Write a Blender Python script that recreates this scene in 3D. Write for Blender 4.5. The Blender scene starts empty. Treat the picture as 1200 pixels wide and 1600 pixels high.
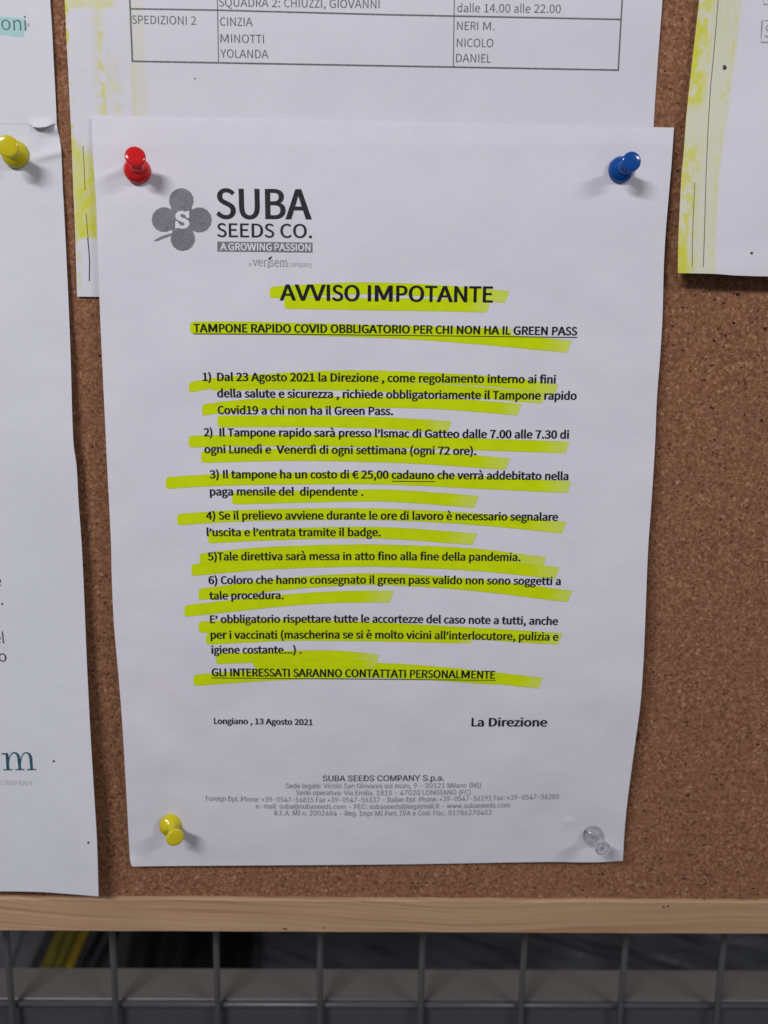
import bpy, math, random
from mathutils import Vector, Matrix, noise
random.seed(7)
sc = bpy.context.scene
COL = sc.collection

# ------------------------------------------------------------------ camera
# board plane is y = 0 (x right, z up); the camera stands about 0.3 m in front, tilted down ten degrees
F = 1200.0                                   # focal length for a 1200 x 1600 frame
YAW, PITCH, ROLL, DIST = 0.0150, -0.17165, -0.01504, 0.29881
fw = Vector((math.sin(YAW)*math.cos(PITCH), math.cos(YAW)*math.cos(PITCH), math.sin(PITCH)))
rt0 = Vector((math.cos(YAW), -math.sin(YAW), 0)); dn0 = -(rt0.cross(fw))
rt = math.cos(ROLL)*rt0 + math.sin(ROLL)*dn0
dn = -math.sin(ROLL)*rt0 + math.cos(ROLL)*dn0
CAM = Vector((0, -DIST, 0))
cam_d = bpy.data.cameras.new('camera'); cam = bpy.data.objects.new('camera', cam_d); COL.objects.link(cam)
cam.matrix_world = Matrix(((rt.x, -dn.x, -fw.x, CAM.x), (rt.y, -dn.y, -fw.y, CAM.y), (rt.z, -dn.z, -fw.z, CAM.z), (0, 0, 0, 1)))
cam_d.sensor_fit = 'VERTICAL'; cam_d.sensor_height = 24.0; cam_d.lens = 24.0*F/1600.0
cam_d.clip_start = 0.01; cam_d.clip_end = 50
cam_d.dof.use_dof = True; cam_d.dof.focus_distance = 0.289; cam_d.dof.aperture_fstop = 4.6
sc.camera = cam

# ------------------------------------------------------------------ light
w = bpy.data.worlds.new('World'); sc.world = w; w.use_nodes = True
bg = w.node_tree.nodes['Background']; bg.inputs[0].default_value = (0.90, 0.91, 0.98, 1); bg.inputs[1].default_value = 0.165
def lamp(name, loc, target, sx, sy, power, col):
    l = bpy.data.lights.new(name, 'AREA'); l.shape = 'RECTANGLE'; l.size = sx; l.size_y = sy; l.energy = power; l.color = col
    o = bpy.data.objects.new(name, l); COL.objects.link(o); o.location = loc
    o.rotation_euler = (Vector(target)-Vector(loc)).to_track_quat('-Z', 'Y').to_euler()
lamp('ceiling_tube_left', (-.60, -.98, .72), (0, 0, 0), 0.52, 0.09, 11.9, (0.97, 0.95, 0.98))
lamp('ceiling_tube_right', (1.10, -1.00, .74), (0, 0, 0), 0.52, 0.10, 7.25, (0.97, 0.95, 0.98))
sc.view_settings.view_transform = 'Standard'; sc.view_settings.look = 'None'
sc.view_settings.exposure = 0.0; sc.view_settings.gamma = 1.0

# ------------------------------------------------------------------ helpers
def P(px, py, h=0.0):
    """the point at height h (metres) in front of the board that the survey photo shows at (px, py)"""
    d = fw + rt*((px-600)/F) + dn*((py-800)/F)
    t = (-h - CAM.y)/d.y
    return CAM + d*t
def lin(r, g, b):
    f = lambda c: (c/255/12.92 if c/255 <= .04045 else ((c/255+.055)/1.055)**2.4)
    return (f(r), f(g), f(b), 1)
def interp(pts, x):
    if x <= pts[0][0] or len(pts) == 1: i = 0
    else:
        i = len(pts)-2
        for k in range(len(pts)-1):
            if x <= pts[k+1][0]: i = k; break
    if len(pts) == 1: return pts[0][1]
    (a, fa), (b, fb) = pts[i], pts[i+1]
    return fa + (fb-fa)*(x-a)/(b-a)
def smooth(pts, x):
    """Catmull-Rom through (x, y) points"""
    n = len(pts)
    if n < 3: return interp(pts, x)
    i = 0
    while i < n-2 and x > pts[i+1][0]: i += 1
    p1, p2 = pts[i], pts[i+1]
    dx = p2[0]-p1[0]; t = (x-p1[0])/dx
    m1 = (p2[1]-pts[i-1][1])/(p2[0]-pts[i-1][0]) if i > 0 else (p2[1]-p1[1])/dx
    m2 = (pts[i+2][1]-p1[1])/(pts[i+2][0]-p1[0]) if i+2 < n else (p2[1]-p1[1])/dx
    m1 *= dx; m2 *= dx
    if t < 0: return p1[1]+m1*t
    if t > 1: return p2[1]+m2*(t-1)
    return (2*t**3-3*t*t+1)*p1[1]+(t**3-2*t*t+t)*m1+(-2*t**3+3*t*t)*p2[1]+(t**3-t*t)*m2
def sstep(a, b, x):
    t = max(0, min(1, (x-a)/(b-a))); return t*t*(3-2*t)
def link(name, me, m=None, parent=None, smooth_=False):
    o = bpy.data.objects.new(name, me); COL.objects.link(o)
    if m and not me.materials: me.materials.append(m)
    if smooth_:
        for p in me.polygons: p.use_smooth = True
    if parent: o.parent = parent
    return o
def mesh(name, vs, fs, m=None, parent=None, smooth_=False):
    me = bpy.data.meshes.new(name); me.from_pydata([tuple(v) for v in vs], [], fs); me.update()
    return link(name, me, m, parent, smooth_)
def empty(name, loc=(0, 0, 0)):
    o = bpy.data.objects.new(name, None); COL.objects.link(o); o.location = loc; o.empty_display_size = .01; return o
def tag(o, label, cat, group=None):
    o['label'] = label; o['category'] = cat
    if group: o['group'] = group
    return o

# ------------------------------------------------------------------ materials
class NT:
    def __init__(s, name):
        s.m = bpy.data.materials.new(name); s.m.use_nodes = True; s.t = s.m.node_tree; s.t.nodes.clear()
        s.out = s.n('ShaderNodeOutputMaterial')
    def n(s, typ, ins=None, **kw):
        x = s.t.nodes.new(typ)
        for k, v in kw.items(): setattr(x, k, v)
        for k, v in (ins or {}).items():
            if isinstance(v, tuple) and len(v) == 2 and hasattr(v[0], 'outputs'): s.t.links.new(v[0].outputs[v[1]], x.inputs[k])
            else: x.inputs[k].default_value = v
        return x
    def ramp(s, src, stops):
        r = s.n('ShaderNodeValToRGB', {'Fac': src}); e = r.color_ramp.elements
        while len(e) < len(stops): e.new(.5)
        for i, (p, c) in enumerate(stops): e[i].position = p; e[i].color = c if len(c) == 4 else (*c, 1)
        return r
    def mix(s, f, a, b, mode='MIX'):
        x = s.n('ShaderNodeMix', data_type='RGBA', blend_type=mode)
        for i, v in ((0, f), (6, a), (7, b)):
            if isinstance(v, tuple) and len(v) == 2 and hasattr(v[0], 'outputs'): s.t.links.new(v[0].outputs[v[1]], x.inputs[i])
            else: x.inputs[i].default_value = v
        return (x, 2)
    def math(s, op, a, b=0.0):
        x = s.n('ShaderNodeMath', operation=op)
        for i, v in ((0, a), (1, b)):
            if isinstance(v, tuple): s.t.links.new(v[0].outputs[v[1]], x.inputs[i])
            else: x.inputs[i].default_value = v
        return (x, 0)
    def done(s, sh):
        s.t.links.new(sh.outputs[0], s.out.inputs[0]); return s.m
def g1(v): return (v, v, v, 1)

PAPER = (0.702, 0.692, 0.752, 1)
def paper_material(name, base=PAPER, ink=False, transl=.05):
    k = NT(name); tc = k.n('ShaderNodeTexCoord')
    n1 = k.n('ShaderNodeTexNoise', {'Vector': (tc, 'Object'), 'Scale': 38.0, 'Detail': 5.0, 'Roughness': .6})
    n2 = k.n('ShaderNodeTexNoise', {'Vector': (tc, 'Object'), 'Scale': 1500.0, 'Detail': 3.0})
    n3 = k.n('ShaderNodeTexNoise', {'Vector': (tc, 'Object'), 'Scale': 160.0, 'Detail': 3.0})
    a = tuple(c*f for c, f in zip(base, (.965, .965, .975, 1))); b = tuple(min(1, c*1.03) for c in base[:3])+(1,)
    c = k.mix((k.ramp((n1, 0), [(.3, g1(0)), (.7, g1(1))]), 0), a, b)
    c = k.mix((k.ramp((n2, 0), [(.35, g1(.0)), (.75, g1(.5))]), 0), c, tuple(x*.955 for x in base[:3])+(1,))
    if ink:
        at = k.n('ShaderNodeAttribute', attribute_name='ink')
        c = k.mix((at, 3), c, (at, 0))
    bmp = k.n('ShaderNodeBump', {'Strength': .12, 'Distance': .0002, 'Height': (n2, 0)})
    bmp2 = k.n('ShaderNodeBump', {'Strength': .25, 'Distance': .0006, 'Height': (n3, 0), 'Normal': (bmp, 0)})
    p = k.n('ShaderNodeBsdfPrincipled', {'Base Color': c, 'Roughness': .62, 'Specular IOR Level': .22, 'Normal': (bmp2, 0)})
    tr = k.n('ShaderNodeBsdfTranslucent', {'Color': (.8, .78, .84, 1)})
    mx = k.n('ShaderNodeMixShader', {0: transl, 1: (p, 0), 2: (tr, 0)})
    return k.done(mx)
def print_material(name, col, rough=.55, wear=.12):
    k = NT(name); tc = k.n('ShaderNodeTexCoord')
    n = k.n('ShaderNodeTexNoise', {'Vector': (tc, 'Object'), 'Scale': 1400.0, 'Detail': 2.0})
    r = k.ramp((n, 0), [(.45, g1(0)), (.8, g1(wear))])
    c = k.mix((r, 0), col, (.6, .6, .66, 1))
    return k.done(k.n('ShaderNodeBsdfPrincipled', {'Base Color': c, 'Roughness': rough, 'Specular IOR Level': .12}))
def halftone_material(name, a, b):
    k = NT(name); tc = k.n('ShaderNodeTexCoord')
    n = k.n('ShaderNodeTexNoise', {'Vector': (tc, 'Object'), 'Scale': 900.0, 'Detail': 3.0, 'Roughness': .7})
    n2 = k.n('ShaderNodeTexNoise', {'Vector': (tc, 'Object'), 'Scale': 120.0, 'Detail': 2.0})
    s = k.math('ADD', k.math('MULTIPLY', (n, 0), .65), k.math('MULTIPLY', (n2, 0), .35))
    r = k.ramp(s, [(.38, a), (.62, b)])
    return k.done(k.n('ShaderNodeBsdfPrincipled', {'Base Color': (r, 0), 'Roughness': .6, 'Specular IOR Level': .2}))
def highlighter_material():
    k = NT('yellow_highlighter_ink'); uv = k.n('ShaderNodeUVMap', uv_map='UVMap')
    mp = k.n('ShaderNodeMapping', {'Vector': (uv, 0), 'Scale': (.9, 26, 1)})
    n = k.n('ShaderNodeTexNoise', {'Vector': (mp, 0), 'Scale': 1.0, 'Detail': 3.0, 'Roughness': .55})
    tc = k.n('ShaderNodeTexCoord')
    n2 = k.n('ShaderNodeTexNoise', {'Vector': (tc, 'Object'), 'Scale': 240.0, 'Detail': 4.0, 'Roughness': .6})
    sep = k.n('ShaderNodeSeparateXYZ', {0: (uv, 0)})
    at = k.n('ShaderNodeAttribute', attribute_name='fade')
    dry = k.math('MULTIPLY', (at, 2), (k.ramp((n, 0), [(.35, g1(.15)), (.65, g1(1))]), 0))
    full = k.mix((k.ramp((n2, 0), [(.3, g1(0)), (.7, g1(1))]), 0), (.53, .665, .002, 1), (.60, .735, .003, 1))
    c = k.mix((k.ramp((n, 0), [(.55, g1(0)), (.8, g1(.25))]), 0), full, (.56, .66, .03, 1))
    edge = k.math('ABSOLUTE', k.math('SUBTRACT', (sep, 1), .5))
    c = k.mix((k.ramp(edge, [(.38, g1(0)), (.5, g1(.5))]), 0), c, (.40, .50, .002, 1))
    c = k.mix((k.ramp((n, 0), [(.25, g1(.45)), (.45, g1(0))]), 0), c, (.42, .53, .002, 1))
    c = k.mix(dry, c, (.62, .67, .25, 1))
    return k.done(k.n('ShaderNodeBsdfPrincipled', {'Base Color': c, 'Roughness': .7, 'Specular IOR Level': .08}))
def cork_material():
    k = NT('cork'); tc = k.n('ShaderNodeTexCoord')
    def vor(scale, warp):
        nn = k.n('ShaderNodeTexNoise', {'Vector': (tc, 'Object'), 'Scale': scale*1.5, 'Detail': 2.0})
        off = k.n('ShaderNodeVectorMath', {0: (nn, 'Color'), 1: (-.5, -.5, -.5)}, operation='ADD')
        sc_ = k.n('ShaderNodeVectorMath', {0: (off, 0), 'Scale': warp/scale}, operation='SCALE')
        ad = k.n('ShaderNodeVectorMath', {0: (tc, 'Object'), 1: (sc_, 0)}, operation='ADD')
        return k.n('ShaderNodeTexVoronoi', {'Vector': (ad, 0), 'Scale': scale, 'Randomness': 1.0})
    v1 = vor(700., 1.3); v2 = vor(1250., 1.2); v3 = vor(640., 1.5); v4 = vor(430., 1.5)
    big = k.n('ShaderNodeTexNoise', {'Vector': (tc, 'Object'), 'Scale': 34.0, 'Detail': 4.0})
    mid = k.n('ShaderNodeTexNoise', {'Vector': (tc, 'Object'), 'Scale': 620.0, 'Detail': 5.0, 'Roughness': .7})
    s1 = k.n('ShaderNodeSeparateColor', {0: (v1, 'Color')}); s2 = k.n('ShaderNodeSeparateColor', {0: (v2, 'Color')})
    s3 = k.n('ShaderNodeSeparateColor', {0: (v3, 'Color')}); s4 = k.n('ShaderNodeSeparateColor', {0: (v4, 'Color')})
    base = k.ramp((mid, 0), [(.30, (.150, .062, .031)), (.5, (.262, .121, .065)), (.70, (.375, .193, .108))])
    c = k.mix((k.ramp((s1, 0), [(0, g1(0)), (1, g1(.55))]), 0), (base, 0), (.125, .048, .024, 1))
    c = k.mix((k.ramp((s2, 0), [(.55, g1(0)), (1, g1(.60))]), 0), c, (.47, .255, .148, 1))
    c = k.mix((k.ramp((big, 0), [(.35, g1(0)), (.7, g1(.35))]), 0), c, (.24, .110, .062, 1))
    # pale granules and dark bark specks, each with a shape of its own
    pale = k.math('MULTIPLY', (k.ramp((s3, 1), [(.86, g1(0)), (.97, g1(.75))]), 0), (k.ramp((v3, 'Distance'), [(.16, g1(1)), (.50, g1(0))]), 0))
    c = k.mix(pale, c, (.50, .31, .19, 1))
    dark = k.math('MULTIPLY', (k.ramp((s3, 2), [(.74, g1(0)), (.90, g1(.85))]), 0), (k.ramp((v3, 'Distance'), [(.15, g1(1)), (.50, g1(0))]), 0))
    c = k.mix(dark, c, (.070, .026, .014, 1))
    dark2 = k.math('MULTIPLY', (k.ramp((s4, 2), [(.968, g1(0)), (.978, g1(1))]), 0), (k.ramp((v4, 'Distance'), [(.14, g1(1)), (.30, g1(0))]), 0))
    c = k.mix(dark2, c, (.018, .009, .008, 1))
    h = k.math('SUBTRACT', k.math('MULTIPLY', (mid, 0), 1.0), k.math('ADD', k.math('MULTIPLY', dark, .6), k.math('MULTIPLY', dark2, 1.0)))
    h = k.math('ADD', h, k.math('MULTIPLY', (s1, 1), .45))
    b = k.n('ShaderNodeBump', {'Strength': .75, 'Distance': .0006, 'Height': h})
    return k.done(k.n('ShaderNodeBsdfPrincipled', {'Base Color': c, 'Roughness': .9, 'Specular IOR Level': .08, 'Normal': (b, 0)}))
def wood_material():
    k = NT('pine_wood'); tc = k.n('ShaderNodeTexCoord'); sp = k.n('ShaderNodeSeparateXYZ', {0: (tc, 'Object')})
    # ring coordinate: runs slanted on the left and levels out to the right
    wob = k.n('ShaderNodeTexNoise', {'Vector': (k.n('ShaderNodeMapping', {'Vector': (tc, 'Object'), 'Scale': (9, 9, 30)}), 0), 'Scale': 1.0, 'Detail': 2.0})
    slant = k.n('ShaderNodeMapRange', {'Value': (sp, 0), 'From Min': -.22, 'From Max': .12, 'To Min': .105, 'To Max': .0})
    sx = k.math('MULTIPLY', (slant, 0), k.math('ADD', (sp, 0), .05))
    u = k.math('ADD', k.math('ADD', (sp, 2), sx), k.math('MULTIPLY', (wob, 0), .011))
    u = k.math('ADD', u, k.math('MULTIPLY', (sp, 1), .5))
    cb = k.n('ShaderNodeCombineXYZ', {'X': k.math('MULTIPLY', (sp, 0), 5.0), 'Y': 0.0, 'Z': k.math('MULTIPLY', u, 640.0)})
    r1 = k.n('ShaderNodeTexNoise', {'Vector': (cb, 0), 'Scale': 1.0, 'Detail': 3.0, 'Roughness': .55})
    cb2 = k.n('ShaderNodeCombineXYZ', {'X': k.math('MULTIPLY', (sp, 0), 70.0), 'Y': k.math('MULTIPLY', (sp, 1), 900.0), 'Z': k.math('MULTIPLY', u, 2600.0)})
    fib = k.n('ShaderNodeTexNoise', {'Vector': (cb2, 0), 'Scale': 1.0, 'Detail': 4.0, 'Roughness': .7})
    big = k.n('ShaderNodeTexNoise', {'Vector': (tc, 'Object'), 'Scale': 14.0, 'Detail': 2.0})
    c = k.ramp((r1, 0), [(.34, (.325, .187, .108)), (.46, (.450, .278, .168)), (.66, (.535, .355, .228))])
    c2 = k.mix((k.ramp((fib, 0), [(.45, g1(0)), (.75, g1(.35))]), 0), (c, 0), (.30, .185, .105, 1))
    c3 = k.mix((k.ramp((big, 0), [(.4, g1(0)), (.7, g1(.35))]), 0), c2, (.33, .205, .098, 1))
    c3 = k.mix((k.ramp((k.n('ShaderNodeMapRange', {'Value': (sp, 0), 'From Min': -.2, 'From Max': .2}), 0), [(.2, g1(0)), (.8, g1(.45))]), 0), c3, (.34, .215, .115, 1))
    b = k.n('ShaderNodeBump', {'Strength': .25, 'Distance': .0004, 'Height': (fib, 0)})
    return k.done(k.n('ShaderNodeBsdfPrincipled', {'Base Color': c3, 'Roughness': .6, 'Specular IOR Level': .3, 'Normal': (b, 0)}))
def plastic(name, col, rough=.16, sss=0):
    k = NT(name); tc = k.n('ShaderNodeTexCoord')
    n = k.n('ShaderNodeTexNoise', {'Vector': (tc, 'Object'), 'Scale': 600.0, 'Detail': 2.0})
    c = k.mix((k.ramp((n, 0), [(.4, g1(0)), (.8, g1(.3))]), 0), col, tuple(x*.8 for x in col[:3])+(1,))
    r = k.n('ShaderNodeMapRange', {'Value': (n, 0), 'To Min': rough*.7, 'To Max': rough*1.5})
    p = k.n('ShaderNodeBsdfPrincipled', {'Base Color': c, 'Roughness': (r, 0), 'Specular IOR Level': .5, 'IOR': 1.5})
    if sss: p.inputs['Subsurface Weight'].default_value = sss; p.inputs['Subsurface Scale'].default_value = .002
    return k.done(p)
def clear_plastic():
    k = NT('clear_plastic')
    return k.done(k.n('ShaderNodeBsdfPrincipled', {'Base Color': (.97, .98, 1.0, 1), 'Roughness': .02, 'IOR': 1.45, 'Transmission Weight': .96, 'Specular IOR Level': .8}))
def painted_metal(name, col, dust, amt=.8, rough=.42):
    k = NT(name); tc = k.n('ShaderNodeTexCoord'); ge = k.n('ShaderNodeNewGeometry'); sp = k.n('ShaderNodeSeparateXYZ', {0: (ge, 'Normal')})
    n = k.n('ShaderNodeTexNoise', {'Vector': (tc, 'Object'), 'Scale': 320.0, 'Detail': 5.0, 'Roughness': .7})
    n2 = k.n('ShaderNodeTexNoise', {'Vector': (tc, 'Object'), 'Scale': 25.0, 'Detail': 3.0})
    d = k.math('MULTIPLY', (k.ramp((sp, 2), [(.80, g1(0)), (.98, g1(amt))]), 0), (k.ramp((n2, 0), [(.2, g1(.75)), (.6, g1(1))]), 0))
    c = k.mix((k.ramp((n, 0), [(.35, g1(0)), (.75, g1(.6))]), 0), col, tuple(x*.75 for x in col[:3])+(1,))
    dc = k.mix((n, 0), dust, tuple(x*1.35 for x in dust[:3])+(1,))
    c = k.mix(d, c, dc)
    r = k.math('ADD', k.math('MULTIPLY', d, .45), rough)
    b = k.n('ShaderNodeBump', {'Strength': .15, 'Distance': .0004, 'Height': (n, 0)})
    return k.done(k.n('ShaderNodeBsdfPrincipled', {'Base Color': c, 'Roughness': r, 'Normal': (b, 0)}))
def rough_material(name, a, b, scale=60.0, rough=.8, stretch=(1, 1, 1), bump=.3, spec=.3):
    k = NT(name); tc = k.n('ShaderNodeTexCoord'); mp = k.n('ShaderNodeMapping', {'Vector': (tc, 'Object'), 'Scale': stretch})
    n = k.n('ShaderNodeTexNoise', {'Vector': (mp, 0), 'Scale': scale, 'Detail': 5.0, 'Roughness': .6})
    c = k.ramp((n, 0), [(.3, a), (.7, b)])
    bm = k.n('ShaderNodeBump', {'Strength': bump, 'Distance': .002, 'Height': (n, 0)})
    return k.done(k.n('ShaderNodeBsdfPrincipled', {'Base Color': (c, 0), 'Roughness': rough, 'Specular IOR Level': spec, 'Normal': (bm, 0)}))

M_paper = paper_material('office_paper')
M_paper_ink = paper_material('office_paper_with_marker_smears', ink=True)
M_paper_blue = paper_material('cool_office_paper', base=(.692, .702, .754, 1))
M_black = print_material('black_toner', (.008, .008, .012, 1), .7, .04)
M_logo_black = print_material('logo_dark_grey_toner', (.022, .022, .027, 1), .7, wear=.06)
M_grey_text = print_material('grey_toner', (.12, .12, .135, 1), wear=.25)
M_foot = print_material('faint_grey_toner', (.21, .21, .24, 1), wear=.3)
M_foot_bold = print_material('dark_grey_toner', (.07, .07, .085, 1), wear=.2)
M_pale_text = print_material('pale_grey_toner', (.30, .30, .34, 1), wear=.3)
M_paler_text = print_material('very_pale_grey_toner', (.42, .43, .47, 1), wear=.3)
M_teal_text = print_material('teal_toner', (.018, .085, .115, 1), wear=.1)
M_left_text = print_material('charcoal_toner', (.035, .035, .055, 1), wear=.15)
M_clover = halftone_material('grey_halftone', (.150, .150, .170, 1), (.225, .225, .25, 1))
M_reverse = print_material('unprinted_paper_white', (.70, .69, .76, 1), wear=.05)
M_high = highlighter_material()
M_teal_high = print_material('teal_highlighter_ink', (.36, .62, .60, 1), wear=.3)
M_cork = cork_material(); M_wood = wood_material()
M_red = plastic('red_plastic', (.62, .012, .014, 1), .13, .15)
M_blue = plastic('blue_plastic', (.003, .068, .31, 1), .13, .05)
M_yellow = plastic('yellow_plastic', (.62, .53, .012, 1), .16, .15)
M_clear = clear_plastic()
M_steel = NT('pin_steel'); M_steel = M_steel.done(M_steel.n('ShaderNodeBsdfPrincipled', {'Base Color': (.6, .6, .62, 1), 'Metallic': 1.0, 'Roughness': .25}))
M_wire = painted_metal('grey_painted_wire', (.175, .175, .182, 1), (.17, .16, .15, 1), .3)
M_cross = painted_metal('glossy_grey_wire', (.075, .076, .082, 1), (.10, .09, .08, 1), .3, .27)
M_beam = painted_metal('grey_painted_beam', (.060, .062, .068, 1), (.108, .094, .084, 1), .9)
M_hole = rough_material('pin_hole_shade', (.004, .004, .004, 1), (.012, .010, .009, 1), 900.)  # near-black colour stands in for the shade inside a hole

# ------------------------------------------------------------------ cork board with its pine rail
RAIL_T = P(600, 1405.6, .0016).z; RAIL_B = P(600, 1459.0, .0016).z
board = tag(empty('cork_board', (0, 0, RAIL_B)), 'brown cork pin board with a bare pine bottom rail, hung on the wire grille', 'pin board')
def box(name, x0, x1, y0, y1, z0, z1, m, parent, bev=0.0, seg=2, nx=1):
    import bmesh
    bm = bmesh.new(); bmesh.ops.create_cube(bm, size=1)
    for v in bm.verts:
        v.co = Vector(((x0+x1)/2+v.co.x*(x1-x0), (y0+y1)/2+v.co.y*(y1-y0), (z0+z1)/2+v.co.z*(z1-z0)))
    if bev: bmesh.ops.bevel(bm, geom=bm.edges[:], offset=bev, segments=seg, affect='EDGES', profile=.6)
    me = bpy.data.meshes.new(name); bm.to_mesh(me); bm.free()
    o = link(name, me, m, None)
    if parent:
        o.parent = parent; o.matrix_parent_inverse = Matrix.Translation(-parent.location)
    return o
XL, XR = -.33, .36
# cork sheet: a fine grid so that the surface really undulates a little, closed at the back
vs, fs = [], []
NXC, NZC = 180, 160; ztop, zbot = .36, RAIL_T-.004
for j in range(NZC+1):
    for i in range(NXC+1):
        x = XL+.012+(XR-XL-.024)*i/NXC; z = zbot+(ztop-zbot)*j/NZC
        vs.append((x, -.00035*(noise.noise(Vector((x*60, 0, z*60)))+.5*noise.noise(Vector((x*190, 4, z*190)))), z))
for j in range(NZC):
    for i in range(NXC):
        a = j*(NXC+1)+i; fs.append((a, a+1, a+NXC+2, a+NXC+1))
nb = len(vs); x0c, x1c = XL+.012, XR-.012
vs += [(x0c, .008, zbot), (x1c, .008, zbot), (x1c, .008, ztop), (x0c, .008, ztop)]
fs.append((nb, nb+3, nb+2, nb+1))
fs.append(tuple([nb, nb+1]+[i for i in range(NXC, -1, -1)])); fs.append(tuple([nb+2, nb+3]+[NZC*(NXC+1)+i for i in range(NXC+1)]))
fs.append(tuple([nb+3, nb]+[j*(NXC+1) for j in range(NZC+1)])); fs.append(tuple([nb+1, nb+2]+[j*(NXC+1)+NXC for j in range(NZC, -1, -1)]))
o = mesh('cork_panel', vs, fs, M_cork, None, True); o.parent = board; o.matrix_parent_inverse = Matrix.Translation(-board.location)
# rail: long bar whose top front arris is slightly uneven, as sawn
NR = 160; ring = []; vs = []; fs = []
prof = [(-.0016, RAIL_B+.0009), (-.0007, RAIL_B), (.016, RAIL_B), (.016, RAIL_T), (-.0002, RAIL_T), (-.0011, RAIL_T-.0002), (-.0016, RAIL_T-.0009)]
for i in range(NR+1):
    x = XL+(XR-XL)*i/NR
    for (y, z) in prof:
        e = .00018*noise.noise(Vector((x*120, y*50, z*20)))
        vs.append((x, y+e*.4, z+(e*1.3 if z > (RAIL_T+RAIL_B)/2 else e*.4)))
n = len(prof)
for i in range(NR):
    for k_ in range(n):
        a = i*n+k_; b = i*n+(k_+1) % n; fs.append((a, b, b+n, a+n))
fs.append(tuple(range(n-1, -1, -1))); fs.append(tuple(NR*n+k_ for k_ in range(n)))
o = mesh('bottom_rail', vs, fs, M_wood, None); o.parent = board; o.matrix_parent_inverse = Matrix.Translation(-board.location)
rail = o
M_knot = rough_material('bark_brown_nick', (.05, .028, .02, 1), (.14, .08, .05, 1), 700.)
M_crumb = rough_material('cork_crumb', (.12, .05, .03, 1), (.30, .16, .10, 1), 500.)
def chip(name, px, py, h, a, b, m, parent, t=.0004, ang=0., seed=0):
    """a small uneven flake lying on the board"""
    c = P(px, py, h); vs = []; N = 12; r = random.Random(seed+int(px*7+py))
    rr = [r.uniform(.7, 1.15) for _ in range(N)]
    for ring_, (s, y) in enumerate(((1, 0), (.75, -t), (0.2, -t*1.3))):
        for i in range(N):
            q = 2*math.pi*i/N; x, z = a*s*rr[i]*math.cos(q), b*s*rr[i]*math.sin(q)
            vs.append((c.x+x*math.cos(ang)-z*math.sin(ang), c.y+y, c.z+x*math.sin(ang)+z*math.cos(ang)))
    fs = [(r_*N+i, r_*N+(i+1) % N, (r_+1)*N+(i+1) % N, (r_+1)*N+i) for r_ in range(2) for i in range(N)]
    fs.append(tuple(2*N+i for i in range(N)))
    o = mesh(name, vs, fs, m, None)
    if parent: o.parent = parent; o.matrix_parent_inverse = Matrix.Translation(-parent.location)
    return o
for (px, py, a, b) in ((1037, 1417.5, .0009, .0005), (1044, 1416.5, .0006, .0006), (445, 1451.5, .0011, .0005), (506, 1450, .0007, .0003)):
    chip('nick', px, py, .0016, a, b, M_knot, board, .00008)
for (px, py, a, b, an) in ((1158, 1406, .0010, .0006, .6), (1168, 1402, .0022, .0005, .1), (1180, 1405.5, .0010, .0005, -.6), (1100, 1404, .0006, .0005, .3), (1104, 1366, .0014, .0006, -.4), (1069, 1372, .0008, .0008, 0), (1098, 1359, .0009, .0006, .2)):
    chip('cork_crumb', px, py, .0003, a, b, M_knot if px in (1104, 1069) else M_crumb, board, .0005, an)
# pin holes: dark flakes on the cork, the shade of each pit put into their colour
for (px, py, r) in ((1051, 509.5, .55), (1147, 504.5, .8), (1134, 524, .75), (1157, 524.5, .5), (1122, 514, .5), (1116, 532, .7), (1066, 547, .6), (1101, 594, .6),
                    (1164, 648, .65), (1190, 657, .9), (1116, 687, .7), (1109, 688.5, .5), (1089.5, 956, .55), (1021, 1050, .7), (1023, 1126.5, .6), (1073, 1128, .7),
                    (1153, 459.5, 1.1), (1147, 458, .6), (1117, 468, .65), (1067, 480, .7), (1185, 485, .5), (155, 555.5, .7), (121, 559.5, .45), (1039, 111, .5), (1095, 828, .5), (995, 1155, .8)):
    chip('pin_hole', px, py, .0003, r*.00075, r*.00055, M_hole, board, .00012, random.uniform(-1, 1))

# ------------------------------------------------------------------ sheets of paper
def sheet(name, T, B, L, R, hf, us, vs_, mat, ink=None):
    """T, B: edge y as function of u; L, R: edge x as function of y; hf: height above the cork at a point (metres)"""
    pts = []; inks = []
    for v in vs_:
        for u in us:
            y = T(u)+(B(u)-T(u))*v; x = L(y)+(R(y)-L(y))*u
            pts.append(P(x, y, hf(x, y)))
            if ink: inks.append(ink(x, y, u))
    nu = len(us); fs = [(j*nu+i, (j+1)*nu+i, (j+1)*nu+i+1, j*nu+i+1) for j in range(len(vs_)-1) for i in range(nu-1)]
    me = bpy.data.meshes.new(name); me.from_pydata([tuple(p) for p in pts], [], fs)
    if ink:
        at = me.color_attributes.new('ink', 'FLOAT_COLOR', 'POINT')
        at.data.foreach_set('color', [c for q in inks for c in q])
    me.update()
    return link(name, me, mat, None, True)
def lins(a, b, n): return [a+(b-a)*i/n for i in range(n+1)]
def rip(x, y, s=70., a=.00016, o=0.): return a*(noise.noise(Vector((x/s, y/s, o)))+.4*noise.noise(Vector((x/s*2.7, y/s*2.7, o+9))))

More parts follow.
